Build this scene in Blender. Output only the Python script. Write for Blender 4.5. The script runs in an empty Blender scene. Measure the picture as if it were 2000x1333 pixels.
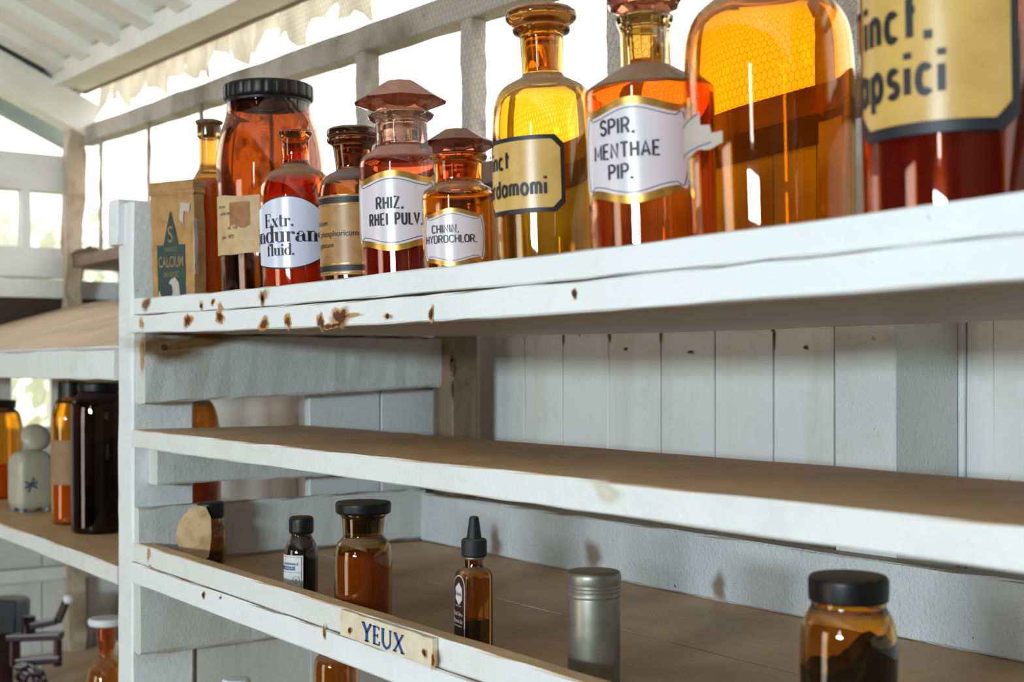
import bpy, bmesh, math, random
from mathutils import Vector, Matrix
random.seed(7)
S = bpy.context.scene
COL = S.collection
EYE = 1.45                                # eye height above the floor; z below is measured from the eye
F = 2600.0                                # focal length in pixels of the 2000 px frame
HZ = 720.0                                # horizon row
CA, SA = 0.8177, 0.5756
YF, YW, YP, XL = 0.526, 0.93, 1.017, -1.511          # shelf front plane, back wall plane, inner face of the post

# ------------------------------------------------------------------ camera
cam = bpy.data.cameras.new('camera')
camo = bpy.data.objects.new('camera', cam); COL.objects.link(camo)
camo.location = (0, 0, EYE)
camo.rotation_euler = (math.pi/2, 0, math.asin(CA))
cam.sensor_width = 36.0
cam.lens = F/2000*36
cam.shift_y = (HZ-666.5)/2000
cam.clip_start = 0.02
cam.dof.use_dof = True
cam.dof.focus_distance = 1.17
cam.dof.aperture_fstop = 8.5
S.camera = camo
# ------------------------------------------------------------------ world, daylight, exposure
w = bpy.data.worlds.new('sky'); S.world = w; w.use_nodes = True
bg = w.node_tree.nodes['Background']
bg.inputs[0].default_value = (1.0, 0.98, 0.94, 1)
bg.inputs[1].default_value = 2.3
def area(name, loc, rot, sx, sy, watts, col):
    l = bpy.data.lights.new(name, 'AREA'); l.shape = 'RECTANGLE'; l.size = sx; l.size_y = sy
    l.energy = watts; l.color = col
    o = bpy.data.objects.new(name, l); COL.objects.link(o)
    o.location = loc; o.rotation_euler = rot
    return o
# daylight by the opposite wall's high window, plus an added fill and streak lamp
area('daylight_window', (0.75, -2.97, EYE+0.29), (math.pi/2, 0, 0), 1.00, 0.21, 128, (0.72, 0.89, 1.0))
area('fill_light', (-1.70, -2.97, EYE-0.45), (math.pi/2, 0, 0), 0.90, 1.9, 26, (1.0, 0.88, 0.76))  # added warm fill lamp, lifts the shadows under the shelves
area('streak_light', (0.72, -2.97, EYE+0.83), (math.pi/2, 0, 0), 0.22, 0.60, 10, (0.86, 0.94, 1.0))  # added lamp, gives the bottles their long reflected streak
vs = S.view_settings
vs.view_transform = 'Standard'; vs.look = 'None'; vs.gamma = 1.0; vs.exposure = 0.0
vs.use_curve_mapping = False
cy = S.cycles
cy.max_bounces = 18; cy.transmission_bounces = 16; cy.diffuse_bounces = 4; cy.glossy_bounces = 6
cy.transparent_max_bounces = 12; cy.sample_clamp_indirect = 6.0; cy.blur_glossy = 0.6
cy.use_denoising = True

# ------------------------------------------------------------------ projection helpers (pixel of the photo -> point)
def ray(x):
    u = (x-1000)/F
    return (-CA+SA*u, SA+CA*u)
def atY(x, y, Y):
    a, b = ray(x); t = Y/b
    return Vector((a*t, Y, (HZ-y)/F*t))
def atX(x, y, X):
    a, b = ray(x); t = X/a
    return Vector((X, b*t, (HZ-y)/F*t))
def atT(x, y, t):
    a, b = ray(x)
    return Vector((a*t, b*t, (HZ-y)/F*t))

# ------------------------------------------------------------------ materials
def newmat(name):
    m = bpy.data.materials.new(name); m.use_nodes = True
    nt = m.node_tree
    for n in list(nt.nodes): nt.nodes.remove(n)
    out = nt.nodes.new('ShaderNodeOutputMaterial')
    return m, nt, out
def srgb(r, g, b):
    f = lambda c: (c/255/12.92 if c/255 <= 0.04045 else ((c/255+0.055)/1.055)**2.4)
    return (f(r), f(g), f(b), 1)
class NT:
    def __init__(s, nt): s.nt = nt
    def n(s, t, **kw):
        o = s.nt.nodes.new(t)
        for k, v in kw.items():
            if k == 'inp':
                for i, x in v.items(): o.inputs[i].default_value = x
            else: setattr(o, k, v)
        return o
    def l(s, a, b): s.nt.links.new(a, b)
    def noise(s, vec, scale, detail=4, rough=0.6):
        o = s.n('ShaderNodeTexNoise'); o.inputs['Scale'].default_value = scale
        o.inputs['Detail'].default_value = detail; o.inputs['Roughness'].default_value = rough
        if vec is not None: s.l(vec, o.inputs['Vector'])
        return o.outputs['Fac']
    def ss(s, v, a, b, lo=0.0, hi=1.0):
        o = s.n('ShaderNodeMapRange'); o.interpolation_type = 'SMOOTHSTEP'
        s.l(v, o.inputs[0]); o.inputs[1].default_value = a; o.inputs[2].default_value = b
        o.inputs[3].default_value = lo; o.inputs[4].default_value = hi
        return o.outputs[0]
    def math(s, op, a, b):
        o = s.n('ShaderNodeMath', operation=op)
        for i, x in enumerate((a, b)):
            if isinstance(x, (int, float)): o.inputs[i].default_value = x
            else: s.l(x, o.inputs[i])
        return o.outputs[0]
    def mix(s, fac, a, b):
        o = s.n('ShaderNodeMix', data_type='RGBA')
        for sock, x in ((o.inputs[0], fac), (o.inputs[6], a), (o.inputs[7], b)):
            if isinstance(x, (int, float)): sock.default_value = x
            elif isinstance(x, tuple): sock.default_value = x
            else: s.l(x, sock)
        return o.outputs[2]
    def normz(s):
        g = s.n('ShaderNodeNewGeometry'); x = s.n('ShaderNodeSeparateXYZ'); s.l(g.outputs['Normal'], x.inputs[0])
        return x.outputs[2]
    def pos(s, sx=1, sy=1, sz=1):
        g = s.n('ShaderNodeNewGeometry'); m = s.n('ShaderNodeMapping'); m.inputs['Scale'].default_value = (sx, sy, sz)
        s.l(g.outputs['Position'], m.inputs[0])
        return m.outputs[0]
def bump(N, h, dist, strength=1.0):
    b = N.n('ShaderNodeBump'); b.inputs['Distance'].default_value = dist; b.inputs['Strength'].default_value = strength
    N.l(h, b.inputs['Height'])
    return b.outputs[0]

def paint(name, base, grime=srgb(150, 135, 110), g_amt=0.35, dust=srgb(140, 117, 88), dust_amt=0.9, grain=(1, 1, 1), rough=0.5, bmp=0.0009, speck=0.5, bscale=160):
    """old paint on wood: mottled, stippled, with specks, dusty where it faces up"""
    m, nt, out = newmat(name); N = NT(nt)
    p = N.pos(); pg = N.pos(*grain)
    big = N.noise(pg, 5, 6)
    mid = N.noise(p, 28, 5)
    c = N.mix(N.math('MULTIPLY', N.ss(big, 0.45, 0.75), g_amt), base, grime)
    c = N.mix(N.math('MULTIPLY', N.ss(mid, 0.5, 0.8), g_amt*0.6), c, grime)
    sp = N.noise(p, 95, 3, 0.7)
    c = N.mix(N.math('MULTIPLY', N.ss(sp, 0.70, 0.76), speck), c, srgb(70, 52, 38))
    dn = N.noise(p, 9, 6)
    dk = N.noise(p, 220, 2)
    dcol = N.mix(N.ss(dn, 0.3, 0.7), dust, tuple(x*0.72 for x in dust[:3])+(1,))
    dcol = N.mix(N.math('MULTIPLY', N.ss(dk, 0.66, 0.72), 0.6), dcol, srgb(190, 180, 160))
    c = N.mix(N.math('MULTIPLY', N.ss(N.normz(), 0.55, 0.9), dust_amt), c, dcol)
    b = N.n('ShaderNodeBsdfPrincipled'); N.l(c, b.inputs['Base Color'])
    b.inputs['Roughness'].default_value = rough
    hb = N.math('ADD', N.noise(p, bscale, 4), N.math('MULTIPLY', mid, 1.2))
    N.l(bump(N, hb, bmp), b.inputs['Normal'])
    N.l(b.outputs[0], out.inputs[0])
    return m
def plain(name, col, rough=0.5, metal=0.0, var=0.2, scale=40, dust=0.0, dustcol=srgb(150, 130, 105), bmp=0.0, spec=0.5):
    m, nt, out = newmat(name); N = NT(nt)
    p = N.pos(); nz = N.noise(p, scale, 5)
    c = N.mix(N.math('MULTIPLY', N.ss(nz, 0.35, 0.75), var), col, tuple(x*0.45 for x in col[:3])+(1,))
    if dust:
        c = N.mix(N.math('MULTIPLY', N.ss(N.normz(), 0.3, 0.9), dust), c, dustcol)
    b = N.n('ShaderNodeBsdfPrincipled'); N.l(c, b.inputs['Base Color'])
    b.inputs['Roughness'].default_value = rough; b.inputs['Metallic'].default_value = metal
    b.inputs['Specular IOR Level'].default_value = spec
    if bmp: N.l(bump(N, N.noise(p, scale*4, 4), bmp), b.inputs['Normal'])
    N.l(b.outputs[0], out.inputs[0])
    return m
def glass(name, T, rough=0.0, dust=0.75, film=0.03, dustcol=srgb(150, 122, 98), ior=1.48, filmcol=None, d0=0.25, d1=0.8, streak=0.0):
    """tinted glass: each of the four walls a ray meets takes the fourth root of the tint; dust lies on what faces up"""
    m, nt, out = newmat(name); N = NT(nt)
    c = tuple(max(x, 1e-5)**0.25 for x in T)+(1,)
    fr = N.n('ShaderNodeFresnel'); fr.inputs[0].default_value = ior
    gl = N.n('ShaderNodeBsdfGlossy'); gl.inputs['Roughness'].default_value = 0.02 + rough*0.5
    gl.inputs['Color'].default_value = (1, 1, 1, 1)
    rf = N.n('ShaderNodeBsdfRefraction'); rf.inputs['IOR'].default_value = ior; rf.inputs['Roughness'].default_value = rough
    rf.inputs['Color'].default_value = c
    mx = N.n('ShaderNodeMixShader'); N.l(fr.outputs[0], mx.inputs[0]); N.l(rf.outputs[0], mx.inputs[1]); N.l(gl.outputs[0], mx.inputs[2])
    p = N.pos(); nz = N.noise(p, 60, 6, 0.7)
    df = N.n('ShaderNodeBsdfDiffuse'); df.inputs['Color'].default_value = dustcol
    g = N.n('ShaderNodeNewGeometry')
    fac = N.math('MULTIPLY', N.ss(N.normz(), d0, d1), N.math('ADD', N.math('MULTIPLY', nz, 0.6), 0.55))
    fac = N.math('MULTIPLY', fac, dust)
    fl = N.math('MULTIPLY', N.ss(N.noise(N.pos(1, 1, 0.35), 22, 5), 0.42, 0.75), film)
    fac = N.math('ADD', fac, fl)
    if streak:
        fac = N.math('ADD', fac, N.math('MULTIPLY', N.ss(N.noise(N.pos(1, 1, 0.6), 75, 4), 0.52, 0.66), streak))
    fac = N.math('MINIMUM', fac, 0.95)
    m2 = N.n('ShaderNodeMixShader'); N.l(fac, m2.inputs[0]); N.l(mx.outputs[0], m2.inputs[1]); N.l(df.outputs[0], m2.inputs[2])
    N.l(m2.outputs[0], out.inputs[0])
    return m
def paper(name, col, stain=srgb(150, 110, 70), amt=0.5, scale=30, rough=0.6, dark=0.3):
    m, nt, out = newmat(name); N = NT(nt)
    p = N.pos()
    c = N.mix(N.math('MULTIPLY', N.ss(N.noise(p, scale, 6), 0.4, 0.72), amt), col, stain)
    c = N.mix(N.math('MULTIPLY', N.ss(N.noise(p, scale*3.5, 4, 0.7), 0.6, 0.75), dark), c, tuple(x*0.4 for x in stain[:3])+(1,))
    b = N.n('ShaderNodeBsdfPrincipled'); N.l(c, b.inputs['Base Color']); b.inputs['Roughness'].default_value = rough
    N.l(b.outputs[0], out.inputs[0])
    return m
def stainmat(name, c1, c2, soft=0.45, amp=0.9, nsc=130):
    """a rust or resin stain: its own irregular outline, fading out at the rim"""
    m, nt, out = newmat(name); N = NT(nt)
    p = N.pos()
    at = N.n('ShaderNodeAttribute', attribute_name='fade')
    nz = N.noise(p, nsc, 5, 0.7)
    f = N.ss(N.math('ADD', at.outputs['Fac'], N.math('MULTIPLY', N.math('SUBTRACT', nz, 0.5), amp)), 0.10, 0.10+soft)
    c = N.mix(N.ss(N.math('ADD', at.outputs['Fac'], N.math('MULTIPLY', N.math('SUBTRACT', N.noise(p, nsc*1.5, 3), 0.5), amp)), 0.40, 0.62), c1, c2)
    b = N.n('ShaderNodeBsdfPrincipled'); N.l(c, b.inputs['Base Color']); b.inputs['Roughness'].default_value = 0.8
    t = N.n('ShaderNodeBsdfTransparent')
    mx = N.n('ShaderNodeMixShader'); N.l(f, mx.inputs[0]); N.l(t.outputs[0], mx.inputs[1]); N.l(b.outputs[0], mx.inputs[2])
    N.l(mx.outputs[0], out.inputs[0])
    return m

M = {}
M['white'] = paint('white_paint', srgb(226, 228, 226), g_amt=0.22)
M['strip'] = paint('strip_paint', srgb(228, 230, 228), g_amt=0.15, speck=0.35, bmp=0.0005)
M['rough'] = paint('rough_white_paint', srgb(206, 207, 202), grime=srgb(150, 142, 125), g_amt=0.35, bmp=0.0009, bscale=300)
M['plank'] = paint('plank_paint', srgb(214, 214, 210), grime=srgb(165, 150, 130), g_amt=0.35, grain=(2, 2, 0.25), bmp=0.0006)
M['stip'] = paint('stippled_paint', srgb(205, 208, 206), g_amt=0.15, bmp=0.0024, bscale=260, speck=1.0)
M['brown'] = paint('bare_stud', srgb(128, 106, 84), grime=srgb(80, 58, 40), g_amt=0.9, grain=(6, 6, 0.5))
M['dusty'] = paint('dusty_board', srgb(222, 222, 218), dust=srgb(216, 176, 128), dust_amt=1.0, g_amt=0.2)
M['clean'] = paint('top_board', srgb(176, 160, 142), dust=srgb(218, 204, 180), dust_amt=0.8, g_amt=0.2)
M['tan'] = paint('tan_board', srgb(205, 203, 200), dust=srgb(214, 184, 146), dust_amt=1.0, g_amt=0.2)
M['roof'] = paint('roof_paint', srgb(240, 240, 232), g_amt=0.2, grain=(1, 1, 1))
M['oldpost'] = paint('rotten_post', srgb(190, 172, 148), grime=srgb(120, 86, 56), g_amt=0.95, bmp=0.004)
M['slatepaint'] = paint('grey_blue_paint', srgb(150, 162, 160), g_amt=0.4)
M['mull'] = paint('mullion_paint', srgb(178, 168, 156), grime=srgb(92, 74, 56), g_amt=0.95, dust=srgb(130, 105, 80), bmp=0.002)
M['dirt_shade'] = paint('dirty_sill_gap_shade', srgb(120, 92, 68), grime=srgb(70, 48, 34), g_amt=0.9)
M['dark'] = plain('dark_gap', srgb(60, 48, 38), 0.9)
M['floor'] = plain('floor_boards', srgb(104, 80, 58), 0.7)
M['timber'] = plain('dark_timber', srgb(92, 70, 50), 0.8)
M['blackcap'] = plain('black_bakelite', srgb(20, 19, 20), 0.4, dust=0.7, dustcol=srgb(84, 70, 54), var=0.4, spec=0.35)
M['blackrough'] = plain('black_rubber', srgb(26, 26, 28), 0.6, dust=0.5, dustcol=srgb(120, 115, 108), var=0.5, scale=200)
M['tin'] = plain('tin_metal', srgb(150, 148, 136), 0.42, metal=0.75, var=0.45, scale=60, dust=0.9, dustcol=srgb(140, 116, 84))
M['ink'] = plain('black_ink', srgb(26, 26, 34), 0.5, var=0.3)
M['blue'] = plain('blue_ink', srgb(28, 78, 140), 0.55, var=0.35, scale=180)
M['gold'] = plain('gold_leaf', srgb(196, 150, 70), 0.3, metal=0.7, var=0.5, scale=90)
M['label'] = paper('white_enamel_label', srgb(212, 202, 206), srgb(205, 190, 185), 0.35, 20, 0.25, 0.0)
M['label_b'] = paper('bluish_enamel_label', srgb(208, 210, 224), srgb(198, 200, 214), 0.2, 20, 0.22, 0.0)
M['yellowed'] = paper('yellowed_label', srgb(204, 166, 92), srgb(176, 134, 62), 0.55, 26, 0.3, 0.2)
M['goldpaper'] = paper('gold_brown_label', srgb(168, 124, 68), srgb(118, 84, 44), 0.6, 60, 0.4, 0.3)
M['beige'] = paper('beige_label', srgb(200, 170, 126), srgb(160, 118, 78), 0.6, 34, 0.6, 0.3)
M['tag'] = paper('stained_tag', srgb(206, 176, 132), srgb(158, 112, 62), 0.75, 45, 0.7, 0.4)
M['card'] = paper('box_card', srgb(176, 134, 80), srgb(134, 94, 52), 0.6, 60, 0.7, 0.5)
M['green'] = paper('green_print', srgb(38, 64, 58), srgb(30, 48, 44), 0.6, 70, 0.6, 0.4)
M['yprint'] = plain('yellow_print', srgb(152, 124, 76), 0.6, var=0.6, scale=300)
M['scuff'] = plain('bared_paper', srgb(188, 172, 160), 0.8, var=0.15)
M['plate'] = paper('cream_plate', srgb(222, 208, 182), srgb(190, 156, 112), 0.5, 40, 0.5, 0.25)
M['cork'] = plain('cork', srgb(120, 88, 58), 0.9, var=0.7, scale=150, dust=0.6, bmp=0.002)
M['rust'] = stainmat('rust_stain', srgb(198, 142, 80), srgb(92, 46, 20))
M['resin'] = stainmat('resin_stain', srgb(210, 192, 156), srgb(178, 138, 84), 0.7, 0.7)
M['yellow'] = stainmat('yellow_stain', srgb(222, 218, 200), srgb(214, 207, 180), 0.95, 0.25, 40)
M['water'] = stainmat('water_stain', srgb(158, 138, 120), srgb(140, 116, 96), 0.95, 0.25, 40)
M['chip'] = stainmat('chipped_paint', srgb(120, 92, 66), srgb(84, 58, 40), 0.3, 0.9)
M['knot'] = stainmat('knot_stain', srgb(160, 134, 92), srgb(116, 80, 38), 0.75, 0.35, 50)
M['burgundy'] = plain('burgundy_iron', srgb(48, 16, 26), 0.35, var=0.5, dust=0.9, dustcol=srgb(205, 205, 205))
M['cream'] = plain('cream_enamel', srgb(176, 172, 150), 0.4, var=0.25, scale=15)
M['wire'] = plain('rusty_wire', srgb(120, 105, 90), 0.6, var=0.5)
M['slate'] = plain('slate_metal', srgb(110, 122, 134), 0.4, dust=0.9, dustcol=srgb(170, 168, 160))
M['whitecap'] = plain('white_cap', srgb(232, 236, 240), 0.4, var=0.05)
M['nail'] = plain('nail_iron', srgb(60, 38, 26), 0.7, var=0.5)

M['leaf'] = plain('hedge_leaf', srgb(240, 244, 228), 0.6, var=0.12, scale=8)
M['grass'] = plain('grass', srgb(150, 150, 110), 0.9)
M['stucco'] = plain('pale_render', srgb(222, 200, 172), 0.9, var=0.1)
M['string'] = plain('string', srgb(150, 130, 104), 0.9)
# amber glasses
M['g_red'] = glass('glass_red_amber', (0.75, 0.085, 0.004), dust=0.8)
M['g_jar'] = glass('glass_brown_jar', (0.26, 0.04, 0.003), dust=0.55, film=0.05, dustcol=srgb(92, 62, 50), streak=0.4)
M['g_brown'] = glass('glass_brown', (0.25, 0.06, 0.01), dust=0.8, film=0.04, dustcol=srgb(140, 118, 108))
M['g_pink'] = glass('glass_red_dusty', (0.75, 0.1, 0.03), dust=0.85, film=0.10, dustcol=srgb(178, 134, 116))
M['g_neck'] = glass('glass_residue', (0.75, 0.5, 0.38), dust=0.7, film=0.10, dustcol=srgb(186, 140, 120), streak=0.55)
M['g_orange'] = glass('glass_orange', (0.95, 0.2, 0.004), dust=0.6)
M['g_yellow'] = glass('glass_yellow_amber', (0.95, 0.42, 0.012), dust=0.75)
M['g_ystop'] = glass('glass_orange_stopper', (0.6, 0.1, 0.004), dust=0.4)
M['g_spir'] = glass('glass_amber_red', (0.9, 0.14, 0.005), dust=0.85)
M['g_spirneck'] = glass('glass_straw', (0.75, 0.48, 0.13), dust=0.5, film=0.1)
M['g_big'] = glass('glass_big_amber', (1.0, 0.26, 0.002), dust=0.7)
M['g_caps'] = glass('glass_deep_red', (0.6, 0.07, 0.003), dust=0.5)
M['g_tall'] = glass('glass_dirty_amber', (0.75, 0.33, 0.03), rough=0.3, dust=0.5, film=0.05, dustcol=srgb(170, 110, 40))
M['g_low'] = glass('glass_low_brown', (0.5, 0.13, 0.01), dust=0.55, film=0.02)
M['g_mar'] = glass('glass_maroon_brown', (0.38, 0.17, 0.012), dust=0.55, film=0.03)
M['g_jar2'] = glass('glass_orange_brown', (0.9, 0.30, 0.012), dust=0.5, film=0.02)  # clearer, more orange tint for the nearest jar
M['g_stop'] = glass('glass_stopper_brown', (0.45, 0.04, 0.02), dust=0.85, dustcol=srgb(134, 104, 88), film=0.05)
M['g_dark'] = glass('glass_dark_bottle', (0.05, 0.04, 0.04), dust=0.35, film=0.02)
M['g_bright'] = glass('glass_bright_orange', (0.98, 0.36, 0.012), rough=0.08, dust=0.3)
M['pane'] = glass('window_pane', (0.8, 0.85, 0.8), rough=0.25, dust=0.0, film=0.25, dustcol=srgb(170, 160, 130), ior=1.1)
M['liq_red'] = plain('dark_red_liquid', srgb(112, 22, 6), 0.15, var=0.3, scale=12)
M['liq_orange'] = plain('orange_red_powder', srgb(196, 66, 14), 0.7, var=0.2, scale=20)
M['powder'] = plain('dark_red_powder', srgb(120, 28, 22), 0.9, var=0.6, scale=120)
M['liq_dark'] = plain('dark_brown_liquid', srgb(30, 12, 6), 0.15, var=0.4, scale=30)
M['syrup'] = plain('brown_syrup', srgb(110, 52, 14), 0.6, var=0.5, scale=15)
def translucent(name, col, var=0.35, scale=12, tr=0.6, light=(1, 1, 1)):
    m, nt, out = newmat(name); N = NT(nt)
    c = N.mix(N.math('MULTIPLY', N.ss(N.noise(N.pos(1, 1, 0.4), scale, 5), 0.35, 0.75), var), col, tuple(x*0.5 for x in col[:3])+(1,))
    d = N.n('ShaderNodeBsdfDiffuse'); N.l(c, d.inputs[0]); t = N.n('ShaderNodeBsdfTranslucent'); N.l(c, t.inputs[0])
    mx = N.n('ShaderNodeMixShader'); mx.inputs[0].default_value = tr; N.l(d.outputs[0], mx.inputs[1]); N.l(t.outputs[0], mx.inputs[2]); N.l(mx.outputs[0], out.inputs[0])
    return m
M['syrup'] = translucent('brown_syrup', srgb(232, 156, 54))
M['cloth'] = translucent('tattered_cloth', srgb(236, 226, 206), 0.75, 22, 0.6)
M['sediment'] = translucent('amber_sediment', srgb(250, 176, 40), tr=0.7)
M['liq_orange'] = translucent('orange_red_liquid', srgb(255, 176, 40), 0.2)
M['lump'] = plain('black_lumps', srgb(26, 20, 12), 0.9, var=0.4, scale=90, bmp=0.003)

# ------------------------------------------------------------------ object helpers
def tag(o, label=None, cat=None, group=None, kind=None):
    if label: o['label'] = label
    if cat: o['category'] = cat
    if group: o['group'] = group
    if kind: o['kind'] = kind
    return o
def empty(name, loc):
    o = bpy.data.objects.new(name, None); COL.objects.link(o)
    o.location = loc; o.empty_display_size = 0.02
    return o
def thing(name, label, cat, loc, group=None):
    return tag(empty(name, loc), label, cat, group)
def origin(p):
    v = Vector((0, 0, 0))
    while p is not None:
        v += Vector(p.location); p = p.parent
    return v
def link(name, me, mat, parent=None, loc=None, smooth=None):
    """mesh vertices are relative to loc; loc is in scene coordinates"""
    o = bpy.data.objects.new(name, me); COL.objects.link(o)
    if mat is not None: me.materials.append(mat)
    loc = Vector(loc) if loc is not None else Vector((0, 0, 0))
    if parent is not None:
        o.parent = parent; o.location = loc - origin(parent)
    else:
        o.location = loc
    if smooth is not None:
        for p in me.polygons: p.use_smooth = True
        if smooth < 180: me.set_sharp_from_angle(angle=math.radians(smooth))
    return o
def frommesh(verts, faces, name='mesh', recalc=True):
    me = bpy.data.meshes.new(name); me.from_pydata([tuple(v) for v in verts], [], faces)
    if recalc:
        bm = bmesh.new(); bm.from_mesh(me); bmesh.ops.recalc_face_normals(bm, faces=bm.faces); bm.to_mesh(me); bm.free()
    me.update()
    return me
def bar(name, p0, p1, wid, hei, mat, parent=None, up=(0, 0, 1), seg=6, jit=0.0, ch=0.0015, warp=None, taper=None):
    """a plank from p0 to p1 (centre line), chamfered, its edges a little uneven"""
    p0, p1 = Vector(p0), Vector(p1); c = (p0+p1)/2
    d = (p1-p0).normalized(); u = Vector(up)
    if abs(d.dot(u)) > 0.93: u = Vector((0, 1, 0))
    s = d.cross(u).normalized(); u = s.cross(d).normalized()
    verts, faces = [], []
    for i in range(seg+1):
        f = i/seg; q = p0.lerp(p1, f)-c
        hw, hh = wid/2, hei/2
        zo0 = zo1 = 0.0
        if taper: zo0, zo1 = taper(f)
        k = min(ch, hw*0.4, hh*0.4)
        sec = [(-hw+k, -hh), (hw-k, -hh), (hw, -hh+k), (hw, hh-k), (hw-k, hh), (-hw+k, hh), (-hw, hh-k), (-hw, -hh+k)]
        off = Vector(warp(f)) if warp else Vector((0, 0, 0))
        for a, b in sec:
            b2 = b+(zo0 if b < 0 else zo1)
            ja, jb = random.uniform(-jit, jit), random.uniform(-jit, jit)
            verts.append(q+off+s*(a+ja)+u*(b2+jb))
    for i in range(seg):
        for k in range(8):
            a, b = i*8+k, i*8+(k+1) % 8
            faces.append((a, b, b+8, a+8))
    faces.append(tuple(range(7, -1, -1))); faces.append(tuple(seg*8+k for k in range(8)))
    return link(name, frommesh(verts, faces), mat, parent, c)
def box(name, x, y, z, mat, parent=None, **kw):
    """axis-aligned board, running along its longest side"""
    L = (x[1]-x[0], y[1]-y[0], z[1]-z[0]); c = ((x[0]+x[1])/2, (y[0]+y[1])/2, (z[0]+z[1])/2)
    a = max(range(3), key=lambda i: L[i])
    p0, p1 = list(c), list(c); p0[a] -= L[a]/2; p1[a] += L[a]/2
    if a == 0: return bar(name, p0, p1, L[1], L[2], mat, parent, up=(0, 0, 1), **kw)
    if a == 1: return bar(name, p0, p1, L[0], L[2], mat, parent, up=(0, 0, 1), **kw)
    return bar(name, p0, p1, L[0], L[1], mat, parent, up=(0, 1, 0), **kw)
def fillet(pts):
    """points (r, z[, f]) -> polyline with rounded corners"""
    out = []
    n = len(pts)
    for i, p in enumerate(pts):
        f = p[2] if len(p) > 2 else 0
        P = Vector((p[0], p[1]))
        if f <= 0 or i == 0 or i == n-1: out.append(P); continue
        A = Vector(pts[i-1][:2])-P; B = Vector(pts[i+1][:2])-P
        if A.length < 1e-6 or B.length < 1e-6: out.append(P); continue
        a = P+A.normalized()*min(f, A.length*0.48); b = P+B.normalized()*min(f, B.length*0.48)
        for k in range(7):
            t = k/6; out.append(a*(1-t)**2+P*2*t*(1-t)+b*t*t)
    return out
def lathe(pts, seg=56, rot=0.0, mod=None):
    verts, faces, rows = [], [], []
    for p in pts:
        if p[0] < 1e-6:
            rows.append([len(verts)]); verts.append((0, 0, p[1]))
        else:
            r = []
            for k in range(seg):
                a = rot+2*math.pi*k/seg; rr = p[0]*(mod(k, p) if mod else 1)
                r.append(len(verts)); verts.append((rr*math.cos(a), rr*math.sin(a), p[1]))
            rows.append(r)
    for A, B in zip(rows, rows[1:]):
        for k in range(seg):
            k2 = (k+1) % seg
            if len(A) == 1 and len(B) == 1: continue
            if len(A) == 1: faces.append((A[0], B[k2], B[k]))
            elif len(B) == 1: faces.append((A[k], A[k2], B[0]))
            else: faces.append((A[k], A[k2], B[k2], B[k]))
    return frommesh(verts, faces)
def offset_profile(P, wall, zneck, rneck):
    """inner wall of a bottle whose outer polyline P runs from (0,0) to the lip"""
    Q = []
    for i, p in enumerate(P):
        a = P[max(i-1, 0)]; b = P[min(i+1, len(P)-1)]; d = (b-a)
        if d.length < 1e-9: continue
        d.normalize(); nrm = Vector((-d.y, d.x))           # inward for an outward-then-up path
        q = p+nrm*wall
        if i == 0: q = Vector((0, p.y+wall))
        if p.y > zneck: q = Vector((rneck, p.y))
        q.x = max(q.x, 0.0 if i == 0 else 0.0008)
        if p.y > zneck*0.6: q.x = max(q.x, rneck) if p.x > rneck else q.x
        q.y = max(q.y, wall)
        Q.append(q)
    Q2 = [Q[0]]
    for q in Q[1:]:
        if q.y >= Q2[-1].y-1e-5 and (q-Q2[-1]).length > 1e-5: Q2.append(q)
    return Q2

# ------------------------------------------------------------------ lettering
def text_mesh(s, size, xs=1.0, bold=0.0):
    cu = bpy.data.curves.new('lettering', 'FONT'); cu.body = s; cu.size = 1.0; cu.offset = bold
    cu.align_x = 'CENTER'; cu.align_y = 'CENTER'; cu.resolution_u = 3
    o = bpy.data.objects.new('lettering', cu); COL.objects.link(o)
    bpy.context.view_layer.update()
    me = bpy.data.meshes.new_from_object(o.evaluated_get(bpy.context.evaluated_depsgraph_get()))
    bpy.data.objects.remove(o); bpy.data.curves.remove(cu)
    vs_ = [(v.co.x*size*xs, v.co.y*size) for v in me.vertices]; fs = [tuple(p.vertices) for p in me.polygons]
    bpy.data.meshes.remove(me)
    return vs_, fs
def ribbon(pts, wd, V, Fc):
    """a pen stroke: pts polyline, wd width or widths"""
    n = len(pts)
    if isinstance(wd, (int, float)): wd = [wd]*n
    base = len(V)
    for i, p in enumerate(pts):
        a = Vector(pts[max(i-1, 0)]); b = Vector(pts[min(i+1, n-1)]); d = b-a
        if d.length < 1e-9: d = Vector((1, 0))
        d.normalize(); nn = Vector((-d.y, d.x))*wd[i]/2; q = Vector(p)
        V += [(q.x+nn.x, q.y+nn.y), (q.x-nn.x, q.y-nn.y)]
    for i in range(n-1):
        Fc.append((base+2*i, base+2*i+1, base+2*i+3, base+2*i+2))
def dot(c, r, V, Fc, n=12):
    b = len(V); V += [(c[0]+r*math.cos(2*math.pi*k/n), c[1]+r*math.sin(2*math.pi*k/n)) for k in range(n)]; Fc.append(tuple(range(b, b+n)))
def arc(cx, cy, rx, ry, a0, a1, n=14):
    return [(cx+rx*math.cos(math.radians(a0+(a1-a0)*k/n)), cy+ry*math.sin(math.radians(a0+(a1-a0)*k/n))) for k in range(n+1)]
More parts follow.
